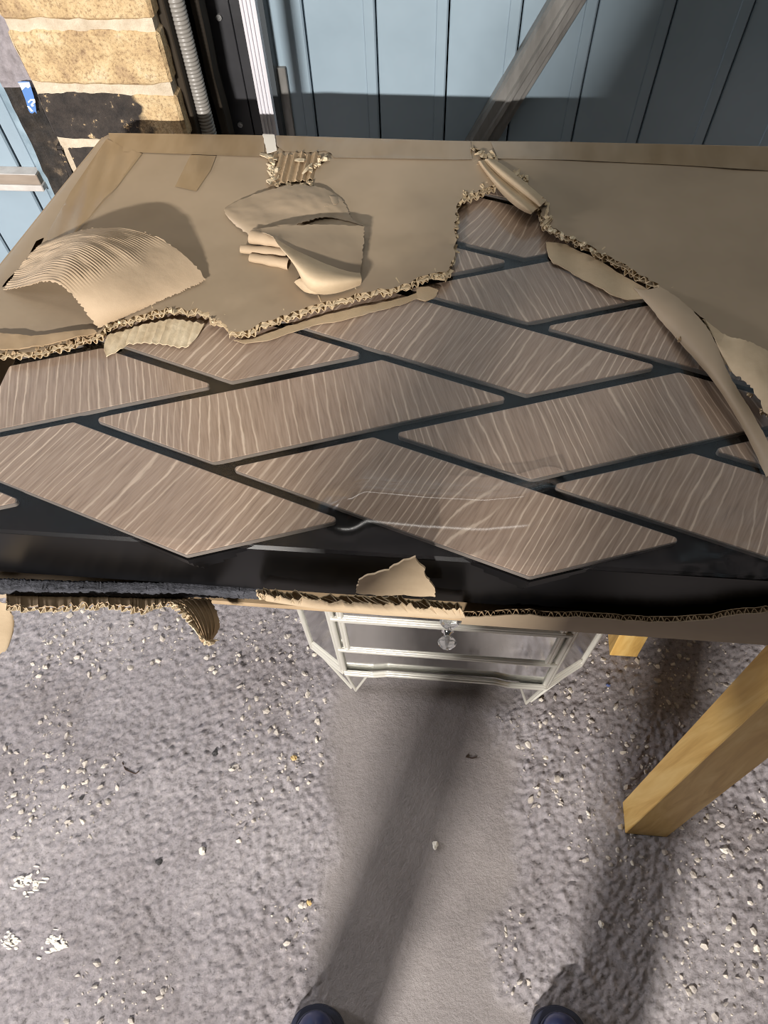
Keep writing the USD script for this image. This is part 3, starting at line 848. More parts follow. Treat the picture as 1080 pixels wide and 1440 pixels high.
obj('front_wall', thick(grid_mesh(np.stack([lo3, (lo3 + md3) / 2 + [0, -.002, 0], md3 + ragged], 1)), .001), 'kraft_light', carton, smooth=40)
obj('front_wall_liner', thick(grid_mesh(np.stack([hi3 + ragged, hi3 - [0, 0, .02]], 1)), .001), 'torn_paper', carton, smooth=40)
n = 560
ss = np.linspace(0, 1, n)
A_ = np.stack([np.interp(ss, np.linspace(0, 1, 120), (md3 + ragged)[:, k]) for k in range(3)], 1)
B_ = np.stack([np.interp(ss, np.linspace(0, 1, 120), (hi3 + ragged)[:, k]) for k in range(3)], 1)
wv = .5 + .5 * np.clip(1.3 * np.sin(ss * 2 * np.pi * 21 + 2 * np.sin(ss * 30)), -1, 1)
top_ = A_ + (B_ - A_) * wv[:, None]
obj('front_wall_core', thick(grid_mesh(np.stack([top_ + np.c_[ss * 0, ss * 0, (meshkit.noise(np.c_[ss * 90, ss * 0, ss * 0], 4) - .5) * .006], top_ - [0, -.003, .014]], 1)), .0008), 'fluting', carton, smooth=50)
# triangular upstanding flap of the same wall
fl_ = [(502, 834), (504, 815), (520, 807), (545, 800), (567, 788), (583, 782), (588, 790), (596, 796), (600, 810), (611, 826), (612, 840)]
V = np.array([Y(x, y, .270) for x, y in fl_])
V = dens(np.vstack([V, V[:1]]), .004)
V[:, [0, 2]] += RNG.uniform(-.0012, .0012, (len(V), 2))
pf = Polygon(V[:, [0, 2]]).buffer(0)
g = sheet(pf, lambda x, y: x * 0, .006, .002)
uu = g.vertices.copy()
zf_ = uu[:, 1]
# leans against the black front, slightly buckled
g.vertices = np.c_[uu[:, 0], .270 + (meshkit.fbm(np.c_[uu[:, :2] * 40, uu[:, 0] * 0], 3, 6) - .5) * .004, zf_]
obj('torn_flap', thick(g, .0018), 'kraft_light', carton, smooth=40)
# loose pieces along the right stub
for px, rows in ((745, [[(741, 868, .762), (747, 866, .764), (757, 868, .762)], [(741, 862, .766), (748, 858, .771), (757, 861, .766)]]),
                 (840, [[(836, 869, .762), (845, 868, .763), (852, 870, .762)], [(836, 865, .765), (845, 863, .767), (852, 865, .765)]])):
    obj('torn_scrap', patch(rows, 10, 8, .001, 0, px, .0012), 'kraft_inner', carton)
# right end: curled inner liner over the stub
obj('curled_liner', patch([[(980, 872, .764), (1000, 874, .763), (1030, 868, .766), (1080, 858, .770), (1120, 852, .770)], [(988, 858, .790), (1008, 852, .800), (1038, 850, .800), (1075, 848, .795), (1115, 842, .79)],
                           [(992, 852, .796), (1012, 846, .808), (1045, 845, .810), (1070, 846, .802), (1110, 838, .80)]], 30, 14, .0012, .002, 3, .001), 'kraft_inner', carton, smooth=40)

# front wall remains, left: stub leaning outwards, torn along its lip
lip = [(8, 849), (30, 852), (60, 854), (100, 851), (140, 849), (180, 853), (200, 856), (225, 848), (248, 848), (262, 852)]
hin = [(8, 830), (30, 830), (60, 831), (100, 832), (140, 833), (180, 834), (200, 835), (225, 836), (248, 838), (262, 840)]
L3 = np.array([Z(x, y, .778) for x, y in lip]); H3 = np.array([Z(x, y, .752) for x, y in hin])
k = 140
L3, H3 = (np.stack([np.interp(np.linspace(0, 1, k), np.linspace(0, 1, 10), q_[:, c]) for c in range(3)], 1) for q_ in (L3, H3))
L3 += (meshkit.fbm(np.c_[np.arange(k) * .5, np.zeros((k, 2))], 3, 51) - .5)[:, None] * np.array([0, .008, .003])
g = grid_mesh(np.stack([H3, (H3 + L3) / 2 + [0, -.001, -.002], L3], 1))
obj('leaning_front_stub', thick(g, .001), 'kraft_inner', carton, smooth=40)
e = dens(L3, .001)
s = np.arange(len(e)) * .001
top_ = e + np.c_[s * 0, -.0035 + .0022 * np.sin(s / .0075 * 2 * np.pi + np.sin(s * 90)), (meshkit.noise(np.c_[s * 260, s * 0, s * 0], 5) - .5) * .004]
obj('corrugated_edge', thick(grid_mesh(np.stack([top_, top_ + (np.array([0, .004, -.008]))], 1)), .0007), 'torn_paper', carton, smooth=50)
# curled corner hanging at its right end
rows = [[(232, 848, .772), (246, 844, .772), (270, 842, .768), (296, 843, .764)], [(248, 854, .775), (262, 856, .775), (282, 858, .772), (304, 860, .765)], [(266, 872, .778), (276, 876, .780), (290, 878, .778), (308, 878, .768)], [(282, 900, .780), (286, 904, .782), (293, 905, .781), (300, 896, .772)]]
obj('curled_corner', patch(rows, 34, 30, .001, .001, 4, .0012, ribs=None), 'kraft_inner', carton, smooth=40)
cv = np.array([Z(x, y, z) for x, y, z in ((240, 850, .778), (252, 858, .780), (262, 868, .782), (272, 882, .784), (280, 895, .786), (290, 906, .786), (298, 902, .782))])
e = dens(cv, .001); s = np.arange(len(e)) * .001
wob = np.c_[.0025 * np.sin(s / .006 * 6.28), .0025 * np.cos(s / .0066 * 6.28), .002 * np.sin(s / .005 * 6.28)]
obj('corrugated_edge', thick(grid_mesh(np.stack([e + wob, e + wob * .4 + [.004, .003, -.006]], 1)), .0008), 'torn_paper', carton, smooth=50)
rows = [[(236, 848, .7735), (250, 845, .7735), (272, 843, .7695), (296, 844, .7655)], [(250, 855, .7765), (264, 857, .7765), (284, 859, .7735), (303, 861, .7665)], [(268, 873, .7795), (278, 877, .7815), (292, 879, .7795), (307, 879, .7695)], [(284, 898, .7815), (288, 902, .7835), (294, 902, .7825), (299, 894, .7735)]]
C_ = []
# bare flutes on the inside of that corner
gg = patch(rows, 60, 20, 0, 0, 5, 0)
vv = gg.vertices.reshape(20, 60, 3)
vv[..., 2] += .0018 * np.sin(np.linspace(0, 1, 60) * 2 * np.pi * 8)[None]
obj('bare_flutes', thick(grid_mesh(vv), .0005), 'kraft_inner', carton, smooth=50)
# small flap at the far left
obj('hanging_flap', patch([[(-30, 842, .752), (0, 846, .751), (10, 851, .750)], [(-30, 880, .745), (5, 880, .742), (19, 875, .740)], [(-30, 925, .735), (0, 920, .732), (12, 906, .732)]], 14, 18, .0012, .001, 6, .0015), 'kraft_light', carton, smooth=40)
obj('hanging_flap', patch([[(-30, 834, .757), (10, 834, .756), (38, 833, .756)], [(-30, 842, .753), (8, 841, .752), (30, 838, .753)]], 14, 6, .001, 0, 7, .001), 'kraft', carton)

# lid: big curled liner at the left
rows = [[(6, 408, ZR + .001), (40, 402, .915), (78, 399, .932), (110, 424, .922), (138, 461, .8945)],
        [(30, 376, ZR + .001), (72, 362, .917), (112, 360, .936), (158, 398, .925), (205, 432, .8955)],
        [(45, 358, ZR + .001), (90, 340, .915), (140, 338, .932), (195, 366, .922), (250, 412, .896)],
        [(60, 345, ZR + .0005), (108, 329, .910), (165, 322, .922), (232, 341, .914), (289, 393, .897)]]
obj('curled_liner', patch(rows, 90, 120, .0012, .002, 11, .0008, ribs=(.0024, 19, .74)), 'kraft_curl', carton, smooth=60, label='ribbed curled sheet of torn liner')
# pale torn papers below it
P_ = [(145, 460), (200, 444), (240, 436), (284, 444), (276, 458), (262, 474), (250, 478), (225, 473), (200, 470), (175, 472), (152, 486), (143, 490), (140, 478)]
pl_ = Polygon(rough_edge(P_ + P_[:1], .0015, 61)).buffer(0)
g = sheet(pl_, lambda x, y: .8842 + .0012 * np.sin(np.asarray(x) * 2 * np.pi / .0085) + 0 * y, .003, .001)
obj('bare_flutes', thick(g, .0008), 'torn_paper', carton, smooth=50)
P_ = [(0, 470), (40, 475), (90, 470), (132, 466), (138, 470), (100, 480), (60, 488), (20, 494), (-100, 500), (-100, 478)]
g = sheet(Polygon(rough_edge(P_ + P_[:1], .002, 62)).buffer(0), lambda x, y: ZL + .002 + .004 * (meshkit.fbm(np.c_[np.asarray(x) * 60, np.asarray(y) * 60, np.asarray(x) * 0], 3, 8) - .4), .004, .001)
obj('torn_strip', thick(g, .0012), 'kraft_inner', carton, smooth=40)
P_ = [(585, 392), (603, 391), (618, 396), (612, 406), (598, 412), (586, 408)]
g = sheet(Polygon(rough_edge(P_ + P_[:1], .0012, 63)).buffer(0), lambda x, y: .8838 + 0 * x, .004, .001)
obj('torn_strip', thick(g, .0012), 'kraft_light', carton)
for P_, sd in (([(325, 466), (350, 464), (386, 451), (440, 434), (500, 420), (560, 407), (586, 399), (588, 406), (560, 416), (505, 431), (480, 437), (440, 444), (400, 457), (372, 466), (340, 471)], 64),):
    g = sheet(Polygon(rough_edge(P_ + P_[:1], .0015, sd)).buffer(0), lambda x, y: .8826 + 0 * x, .004, .001)
    obj('torn_strip', thick(g, .0008), 'kraft_light', carton)

# lid: middle peeled liner
def tubeish(a, b, z, r0, r1, name, matname):
    p_ = np.linspace(Z(*a, z), Z(*b, z), 16)
    t_ = (p_[-1] - p_[0]) / np.linalg.norm(p_[-1] - p_[0])
    nx = np.array([-t_[1], t_[0], 0])
    th = np.linspace(-.25 * np.pi, 1.25 * np.pi, 18)
    rr = np.linspace(r0, r1, 16) * (1 + .06 * np.sin(np.arange(16)))
    P = p_[:, None] + rr[:, None, None] * (np.cos(th)[None, :, None] * nx + np.sin(th)[None, :, None] * np.array([0, 0, .8]))
    obj(name, thick(grid_mesh(P), .0006), matname, carton, smooth=60)


obj('peeled_liner', patch([[(322, 289, ZR), (350, 277, .897), (398, 263, .900), (440, 261, .899), (478, 278, .8945)],
                           [(318, 302, .8955), (352, 298, .901), (405, 286, .902), (448, 284, .9), (488, 293, .895)],
                           [(336, 320, .896), (368, 312, .902), (415, 303, .899), (455, 299, .897), (495, 306, .895)],
                           [(354, 336, .896), (385, 324, .899), (425, 314, .8975), (458, 306, .896), (512, 318, .895)]], 50, 40, .0015, .004, 12, .0008), 'kraft', carton, smooth=60)
obj('folded_liner', patch([[(354, 323, .903), (400, 318, .910), (455, 316, .911), (512, 318.5, .906)],
                           [(380, 331, .914), (424, 336, .914), (468, 341, .911), (511, 342, .904)],
                           [(388, 338, .917), (428, 352, .915), (470, 364, .911), (509, 366, .902)],
                           [(397, 346, .918), (428, 366, .915), (468, 380, .910), (507, 387, .900)]], 40, 30, .0012, .001, 13, .0007), 'kraft', carton, smooth=60)
obj('folded_liner', patch([[(386, 336, .9185), (418, 353, .9185), (465, 374, .915), (506, 384, .905)],
                           [(394, 348, .921), (420, 370, .925), (460, 388, .923), (508, 391, .908)],
                           [(402, 356, .919), (422, 384, .921), (450, 402, .918), (508, 396, .904)],
                           [(408, 360, .910), (424, 392, .902), (446, 413, .899), (506, 401, .897)]], 40, 30, .0004, .001, 14, .0007), 'kraft_light', carton, smooth=60, label='paler underside of the folded liner')
obj('folded_liner', patch([[(414, 397, .896), (422, 392, .903), (432, 394, .904)], [(420, 403, .896), (432, 404, .905), (444, 408, .905)], [(428, 410, .896), (440, 413, .900), (452, 413, .897)]], 16, 14, .0003, 0, 15, .0007), 'kraft_light', carton, smooth=60)
tubeish((353, 333), (399, 341), .906, .0085, .008, 'rolled_liner', 'kraft_curl')
tubeish((339, 350), (404, 356), .901, .0048, .0062, 'rolled_liner', 'kraft_curl')
tubeish((352, 362), (407, 371), .899, .0050, .0072, 'rolled_liner', 'kraft_curl')
# small crease folds right of the peeled liner
obj('crease_fold', patch([[(442, 284, .8945), (452, 278, .899), (463, 284, .8945)], [(448, 292, .8945), (458, 290, .899), (470, 288, .8945)]], 12, 8, .0008, 0, 16, .0008), 'kraft', carton, smooth=40)
obj('crease_fold', patch([[(455, 272, .8945), (466, 276, .898), (476, 276, .8945)], [(462, 288, .8945), (470, 288, .898), (480, 284, .8945)]], 12, 8, .0008, 0, 17, .0008), 'kraft', carton, smooth=40)
# bare fluting where the liner came away
P_ = [(384, 224), (392, 217), (404, 222), (420, 216), (436, 220), (446, 216), (452, 224), (444, 240), (440, 254), (424, 257), (400, 259), (388, 262), (383, 246)]
pl_ = Polygon(rough_edge(P_ + P_[:1], .0015, 71)).buffer(0)
g = sheet(pl_, lambda x, y: ZL + .0025 + .0022 * np.sin(np.asarray(x) * 2 * np.pi / .0088) + 0 * y, .002, .001)
obj('bare_flutes', thick(g, .0008), 'kraft_inner', carton, smooth=50)


def shreds(px, spread, cnt, sd, zb, matname, leng=(8, 26), name='torn_shreds'):
    """little curled shreds of torn paper strewn along a line"""
    r = np.random.default_rng(sd)
    q_ = dens(np.array(px, float), 1.0)
    out = []
    for _ in range(int(cnt * .6)):
        c = q_[r.integers(len(q_))] + r.uniform(-spread, spread, 2)
        a = r.uniform(0, 6.28); L = r.uniform(*leng) * .8; W = r.uniform(3, 7)
        d = np.array([math.cos(a), math.sin(a)]) * L / 2; n_ = np.array([-d[1], d[0]]) / L * 2 * W / 2
        pts = []
        lift = r.uniform(.0005, .0035)
        for f in np.linspace(-1, 1, 6):
            b = c + d * f
            zz_ = zb + lift * (1 - f * f) + r.uniform(0, .0012)
            w_ = 1 - .5 * abs(f) + r.uniform(-.2, .2)
            pts.append([Z(*(b + n_ * w_), zz_), Z(*(b - n_ * w_), zz_ + r.uniform(-.002, .003))])
        out.append(thick(grid_mesh(np.array(pts)), .0006))
    p = obj(name, cat(*out), matname, carton, smooth=40)
    tag(p, kind='stuff')
    return p


shreds([(378, 218), (386, 240), (380, 262)], 4, 26, 3, ZL + .0015, 'torn_paper', (10, 30))
shreds([(388, 262), (420, 258), (440, 256)], 3, 14, 4, ZL + .001, 'fluting', (6, 16))
shreds([(425, 222), (440, 240), (456, 218)], 4, 12, 5, ZL + .003, 'torn_paper', (8, 26))
shreds([(668, 208), (700, 228), (735, 252), (768, 292), (772, 318)], 5, 44, 6, ZL + .001, 'fluting', (8, 26))
shreds([(772, 318), (800, 334), (850, 357)], 3, 16, 7, ZL - .002, 'torn_paper', (6, 18))
shreds([(645, 283), (665, 268), (690, 262)], 4, 22, 8, ZL - .003, 'fluting', (6, 16))
shreds([(645, 290), (642, 330), (640, 362)], 2, 12, 9, ZL - .003, 'fluting', (5, 12))
shreds([(150, 458), (200, 444), (240, 436), (286, 440), (312, 458), (340, 464)], 2, 14, 10, ZL - .002, 'torn_paper', (6, 18))
shreds([(590, 392), (612, 388), (630, 386)], 3, 12, 12, ZL - .004, 'torn_paper', (6, 14))
shreds([(-40, 494), (30, 492), (100, 480), (136, 470)], 4, 30, 13, ZL - .004, 'kraft_inner', (8, 22))
# folded strip lying in the upper right tear
obj('folded_strip', patch([[(690, 222, .896), (718, 240, .898), (745, 262, .899), (768, 282, .898)], [(684, 224, .9), (708, 246, .904), (738, 270, .906), (760, 290, .903)],
                           [(680, 225, .897), (702, 249, .897), (732, 274, .899), (756, 293, .898)], [(676, 226, .901), (698, 253, .903), (726, 279, .905), (750, 298, .900)], [(672, 226, .895), (692, 256, .892), (718, 284, .890), (746, 301, .888)]], 30, 30, .0004, 0, 18, .0007), 'kraft_light', carton, smooth=30)
# lower liner sticking out of the right tear
P_ = [(770, 330), (800, 332), (850, 358), (900, 387), (926, 404), (914, 410), (885, 409), (862, 402), (838, 390), (812, 375), (795, 364), (780, 360), (772, 348)]
g = sheet(Polygon(rough_edge(P_ + P_[:1], .0012, 81)).buffer(0), lambda x, y: .8848 + .0010 * np.sin(np.asarray(x) * 120) + 0 * y, .005, .001)
obj('lower_liner', thick(g, .001), 'kraft_light', carton, smooth=40)
# right: liner curling down over the planks
obj('curled_liner', patch([[(928, 402, ZR), (966, 430, .8985), (1000, 470, .905), (1022, 520, .908), (1046, 562, .904), (1090, 640, .897)],
                           [(908, 408, .8905), (946, 440, .8955), (982, 486, .901), (1012, 538, .904), (1044, 586, .899), (1086, 660, .893)],
                           [(890, 404, .8855), (924, 444, .887), (962, 488, .890), (1006, 540, .892), (1046, 604, .889), (1078, 672, .886)]], 50, 20, .0008, .0015, 21, .0009), 'kraft', carton, smooth=60)
obj('curled_liner', patch([[(990, 448, ZR + .0005), (1028, 474, .905), (1066, 486, .911), (1110, 520, .910)],
                           [(1002, 470, .904), (1030, 500, .911), (1066, 520, .918), (1110, 560, .917)],
                           [(1006, 480, .905), (1028, 520, .908), (1052, 540, .912), (1080, 590, .912)]], 40, 22, .0015, .004, 22, .0009), 'kraft_light', carton, smooth=60)
shreds([(950, 470), (975, 486), (1004, 500)], 3, 10, 14, .890, 'kraft_inner', (8, 18))
shreds([(1050, 550), (1074, 580), (1090, 600)], 4, 10, 15, .905, 'kraft_light', (8, 18))

# tapes on the lid
tz = ZL + .0012
P_ = [(152, 186), (300, 189), (372, 191), (372, 221), (300, 218), (206, 215), (160, 213)]
obj('packing_tape', sheet(Polygon(zp(P_, tz)), lambda x, y: lid_z(x, y) + .0011, .01, .002), 'tape', carton, smooth=40)
P_ = [(388, 191), (640, 197), (662, 198), (664, 224), (640, 224), (470, 222), (456, 212), (440, 215), (400, 214), (389, 206)]
obj('packing_tape', sheet(Polygon(zp(P_, tz)), lambda x, y: lid_z(x, y) + .0011, .01, .002), 'tape', carton, smooth=40)
P_ = [(690, 199), (800, 200), (1080, 207), (1400, 218), (1400, 256), (1080, 240), (960, 233), (800, 226), (700, 224)]
obj('packing_tape', sheet(Polygon(zp(P_, tz)), lambda x, y: lid_z(x, y) + .0011, .01, .002), 'tape', carton, smooth=40)
P_ = [(150, 196), (200, 216), (165, 262), (95, 345), (72, 352), (66, 330), (100, 270)]
obj('packing_tape', sheet(Polygon(zp(P_, tz)), lambda x, y: lid_z(x, y) + .0011 + .0005 * np.sin((np.asarray(x) * .97 + np.asarray(y) * .12) * 260), .004, .001), 'tape', carton, smooth=40)
P_ = [(268, 217), (304, 219), (296, 240), (276, 268), (246, 262)]
obj('packing_tape', sheet(Polygon(zp(P_, tz)), lambda x, y: lid_z(x, y) + .0009, .008, .001), 'tape', carton, smooth=40)
P_ = [(370, 191), (386, 192), (388, 205), (391, 214), (384, 217), (376, 219), (373, 206)]
pp_ = Polygon(rough_edge(P_ + P_[:1], .0012, 91)).buffer(0)
obj('paper_scrap', thick(sheet(pp_, lambda x, y: lid_z(x, y) + .002, .004, .001), .0006), 'paper_scrap', carton, label='white torn tape backing')

# ------------------------------------------------------------------ clear wrap over the planks
gx_, gy_ = np.arange(-.47, .70, .004), np.arange(.288, .80, .003)
FX, FY = np.meshgrid(gx_, gy_, indexing='ij')
arc = dens(np.array([Z(x, y, .884)[:2] for x, y in ((490, 712), (512, 700), (540, 703), (600, 709), (680, 713), (730, 708), (770, 697))]), .002)
d, _ = cKDTree(arc).query(np.c_[FX.ravel(), FY.ravel()])
d = d.reshape(FX.shape)
FZ = ZT + .0022 + .0022 * (meshkit.fbm(np.stack([FX * 9, FY * 9, FX * 0], -1), 3, 14))
FZ += .016 * np.exp(-(d / .0150) ** 2)
wr = np.clip((FX - .16) * 6, 0, 1) * np.clip((.36 - FY) * 14, 0, 1)
FZ += wr * .007 * meshkit.fbm(np.stack([FX * 40, FY * 40, FX * 0], -1), 3, 15)
# drops over the front edge
film = grid_mesh(np.stack([FX, FY, FZ], -1))
film.faces = film.faces[:, ::-1] if film.face_normals[:, 2].mean() < 0 else film.faces
tag(obj('plastic_wrap', film, 'clear_film', smooth=True), 'clear plastic wrap lying over the herringbone planks with a curved fold', 'plastic wrap')

# ------------------------------------------------------------------ mirrored cabinet
cab = thing('bedside_cabinet', 'mirrored bedside cabinet with silver beading and glass knob under the carton', 'cabinet')
YC = .42
cx0, cx1 = -.155, .223
lb, rb = (-.224, .467), (.292, .470)
YBK = .80
zf = lambda py, px=620: float(Y(px, py, YC)[2])
ZA = zf(948, 660) if False else .126
foot = Polygon([(cx0, YC + .004), (cx1, YC + .004), rb, (rb[0], YBK), (lb[0], YBK), lb])
obj('body', prism(foot, ZA + .004, .735), 'mirror', cab, smooth=10)
obj('top', prism(foot.buffer(.012, join_style=2), .735, .7485), 'mirror', cab, smooth=10)


def bar(a, b, r=.0045, n_=8):
    return tube([np.array(a, float), (np.array(a, float) + np.array(b, float)) / 2, np.array(b, float)], r, n_)


def zline(px, py):
    return float(Y(px, py, YC)[2])


# heights of the mouldings at the left and right ends of the front
z_m1 = zline(480, 868); z_m1b = zline(480, 861)
z_m2 = zline(480, 911)
z_m3 = zline(480, 932); z_m4 = zline(480, 941)
dh = z_m1 - z_m2
# stiles at the front corners
for x in (cx0, cx1):
    s = 1 if x < 0 else -1
    obj('stile', cat(bar((x, YC + .001, ZA), (x, YC + .001, .73), .0050), bar((x + s * .013, YC, z_m2 + .005), (x + s * .013, YC, .73), .0042)), 'silver_paint', cab, smooth=50)
# drawers
for k in range(3):
    zb_ = z_m2 + .004 + k * dh
    zt_ = min(zb_ + dh - .012, .725)
    d_ = obj('drawer', rbox(cx0 + .016, cx1 - .016, YC - .002, YC + .02, zb_, zt_, .003), 'mirror', cab, smooth=10)
    obj('beading', cat(bar((cx0 + .012, YC - .002, zb_ + .001), (cx1 - .012, YC - .002, zb_ + .001), .0042), bar((cx0 + .012, YC - .002, zt_), (cx1 - .012, YC - .002, zt_), .0042),
                       bar((cx0 + .018, YC - .002, zb_), (cx0 + .018, YC - .002, zt_), .0034), bar((cx1 - .018, YC - .002, zb_), (cx1 - .018, YC - .002, zt_), .0034)), 'silver_paint', d_, smooth=50)
    # knob: chrome rose and faceted glass ball
    kx = Y(629, 900, YC - .02)[0]; kz = zb_ + .50 * (zt_ - zb_)
    if k == 0:
        kz = float(Y(629, 903, YC - .022)[2])
    rose = trimesh.creation.revolve([(0, 0), (.009, 0), (.010, .003), (.006, .006), (.0045, .012), (0, .012)], sections=24)
    rose.apply_transform(trimesh.transformations.rotation_matrix(math.pi / 2, (1, 0, 0))); rose.apply_translation((kx, YC - .002, kz))
    obj('knob_rose', rose, 'chrome', d_, smooth=40)
    ball = trimesh.creation.revolve([(0, 0), (.006, .0005), (.0125, .005), (.0150, .0105), (.0135, .016), (.008, .0205), (0, .0215)], sections=8)
    ball.apply_transform(trimesh.transformations.rotation_matrix(math.pi / 2, (1, 0, 0))); ball.apply_translation((kx, YC - .012, kz))
    obj('knob', ball, 'crystal', d_, smooth=False, label='faceted clear glass knob')
    pin = trimesh.creation.revolve([(0, 0), (.003, 0), (.003, .002), (0, .003)], sections=16)
    pin.apply_transform(trimesh.transformations.rotation_matrix(math.pi / 2, (1, 0, 0))); pin.apply_translation((kx, YC - .0332, kz))
    obj('knob_screw', pin, 'chrome', d_, smooth=40)
# rails between drawers
obj('rail', cat(bar((cx0, YC - .003, z_m2), (cx1, YC - .003, z_m2), .0048), bar((cx0, YC - .003, z_m1), (cx1, YC - .003, z_m1), .0048)), 'silver_paint', cab, smooth=50)
# apron moulding with a raised middle
w = cx1 - cx0
xa_, xb_, xc_, xd_ = cx0, cx0 + .12 * w, cx0 + .19 * w, cx0 + .75 * w
xe_, xf_ = cx0 + .82 * w, cx1
lift = .012
for zz_, r0, nm in ((ZA + .003, .0052, 'apron_moulding'), (ZA + .014, .0036, 'apron_moulding')):
    pts = [(xa_, YC - .003, zz_), (xb_ + .01, YC - .003, zz_), (xc_ + .01, YC - .003, zz_ + lift), (xd_, YC - .003, zz_ + lift), (xe_, YC - .003, zz_), (xf_, YC - .003, zz_)]
    obj(nm, tube(dens(pts, .004), r0, 8), 'silver_paint', cab, smooth=60)
# canted corners: beading and feet
for c0, c1, s in (((cx0, YC), lb, -1), ((cx1, YC), rb, 1)):
    a, b = np.array(c0), np.array(c1)
    nrm = np.array([b[1] - a[1], -(b[0] - a[0])]) * s; nrm = nrm / np.linalg.norm(nrm) * .002
    P3 = lambda f, z: (a[0] + (b[0] - a[0]) * f + nrm[0], a[1] + (b[1] - a[1]) * f + nrm[1], z)
    obj('corner_panel', hull([P3(.12, .16), P3(.88, .16), P3(.88, .72), P3(.12, .72)] + [tuple(np.array(P3(f, z)) - [nrm[0] * 1.5, nrm[1] * 1.5, 0]) for f in (.12, .88) for z in (.16, .72)]), 'mirror', cab, smooth=10)
    obj('corner_beading', cat(bar(P3(.06, ZA), P3(.06, .73), .0040), bar(P3(1, ZA), P3(1, .73), .0050), bar(P3(0, ZA + .003), P3(1, ZA + .003), .0052), bar(P3(0, ZA + .016), P3(1, ZA + .016), .0036), bar(P3(.1, ZA + .036), P3(.92, ZA + .036), .003)), 'silver_paint', cab, smooth=50)
    # tapering faceted foot
    tip = np.array([c0[0] + (.006 if s < 0 else -.010), YC + .006])
    inner = (c0[0] - s * .045, YC)
    mid = P3(.80, ZA)
    tp = [(tip[0] - s * .006, tip[1] - .003, 0), (tip[0] + s * .004, tip[1] + .002, 0), (tip[0] - s * .004, tip[1] + .010, 0)]
    obj('foot', hull([(inner[0], inner[1], ZA), (c0[0], c0[1], ZA), mid, (inner[0], inner[1] + .045, ZA)] + tp), 'mirror', cab, smooth=10)
    obj('foot_beading', cat(bar((inner[0], inner[1], ZA), tp[0], .0026), bar((c0[0], c0[1], ZA), tp[0], .003), bar(mid, tp[1], .003)), 'silver_paint', cab, smooth=50)
for x in (lb[0] + .03, rb[0] - .03):
    obj('foot', hull([(x - .02, YBK - .04, ZA), (x + .02, YBK - .04, ZA), (x - .02, YBK, ZA), (x + .02, YBK, ZA), (x - .006, YBK - .02, 0), (x + .006, YBK - .02, 0), (x, YBK - .01, 0)]), 'mirror', cab, smooth=10)

# ------------------------------------------------------------------ oak table under the right of the carton
tab = thing('oak_table', 'pale oak table with square legs standing under the right of the carton', 'table')
def leg(bx0, bx1, by0, by1, lean, zt_=.715):
    t_ = math.tan(math.radians(lean)) * zt_
    v = []
    for z, off_ in ((0, 0), (zt_, t_)):
        for x in (bx0, bx1):
            for y in (by0, by1):
                for ex, ey in ((.0012, 0), (0, .0012)):
                    v.append((x + (ex if x == bx0 else -ex), y + off_ + (ey if y == by0 else -ey), z))
    return hull(v)
obj('leg', leg(.386, .462, .194, .249, 6.0), 'oak', tab, smooth=10)
obj('leg', leg(.383, .440, .539, .600, 7.5), 'oak', tab, smooth=10)
obj('apron', rbox(.384, 1.3, .287, .307, .655, .715, .002), 'oak', tab)
obj('apron', rbox(.384, 1.3, .66, .68, .655, .715, .002), 'oak', tab)
obj('tabletop', rbox(.37, 1.35, .288, .74, .715, .7485, .003), 'oak', tab)
obj('leg', leg(1.22, 1.29, .205, .262, 6.0), 'oak', tab, smooth=10)
obj('leg', leg(1.22, 1.29, .539, .600, 7.5), 'oak', tab, smooth=10)

# ------------------------------------------------------------------ single bits on the ground
def bit(name, px, py, size, matname, label, cat_, sd, flat=.6):
    p = Z(px, py, 0)
    g = chip(size, sd, flat)
    tag(obj(name, g, matname, smooth=False, at=(p[0], p[1], ground_z(p[0], p[1]) + size * flat * .40 + .001)), label, cat_)


bit('stone_chip', 612, 1189, .013, 'chip_white', 'single pale stone chip in the middle of the smooth trodden ground', 'stone', 1)
bit('stone_chip', 413, 1066, .012, 'chip_tan', 'yellowish stone chip at the left border of the smooth ground', 'stone', 2)
bit('stone_chip', 285, 1197, .014, 'chip_white', 'white stone chip on rough ground left of the smooth band', 'stone', 3)
bit('stone_chip', 1018, 1196, .014, 'chip_white', 'white stone chip on rough ground below the front oak leg', 'stone', 4)
bit('stone_chip', 845, 1300, .012, 'chip_white', 'white stone chip near the shadow of the right shoe', 'stone', 5)
bit('stone_chip', 827, 1144, .010, 'chip_white', 'small white stone chip left of the foot of the front oak leg', 'stone', 6)
bit('stone_chip', 435, 1270, .010, 'chip_tan', 'tan stone chip near the left shoe shadow at the smooth border', 'stone', 7)
bit('dark_chip', 303, 1058, .014, 'chip_dark', 'dark flake on the rough ground left of the cabinet', 'chip', 8, .3)
bit('dark_chip', 223, 1212, .012, 'chip_dark', 'dark flake on the rough ground in the lower left', 'chip', 9, .3)
bit('dark_chip', 115, 1122, .010, 'chip_dark', 'small dark flake on the far left of the ground', 'chip', 10, .3)
bit('blue_fragment', 855, 964, .009, 'chip_blue', 'tiny blue fragment between the cabinet and the rear oak leg', 'fragment', 11, .4)
for pts_, lab in (([(660, 1060), (655, 1064), (664, 1066), (671, 1064)], 'short dark twig on the smooth ground before the cabinet'),
                  ([(172, 1072), (176, 1082), (190, 1088), (196, 1085)], 'thin brown twig on the rough ground at the left')):
    w3 = np.array([Z(x, y, 0) for x, y in pts_])
    w3[:, 2] = [ground_z(a_, b_) + .002 for a_, b_ in w3[:, :2]]
    tag(obj('twig', tube(dens(w3, .003), .0012, 6), 'twig_brown'), lab, 'twig')
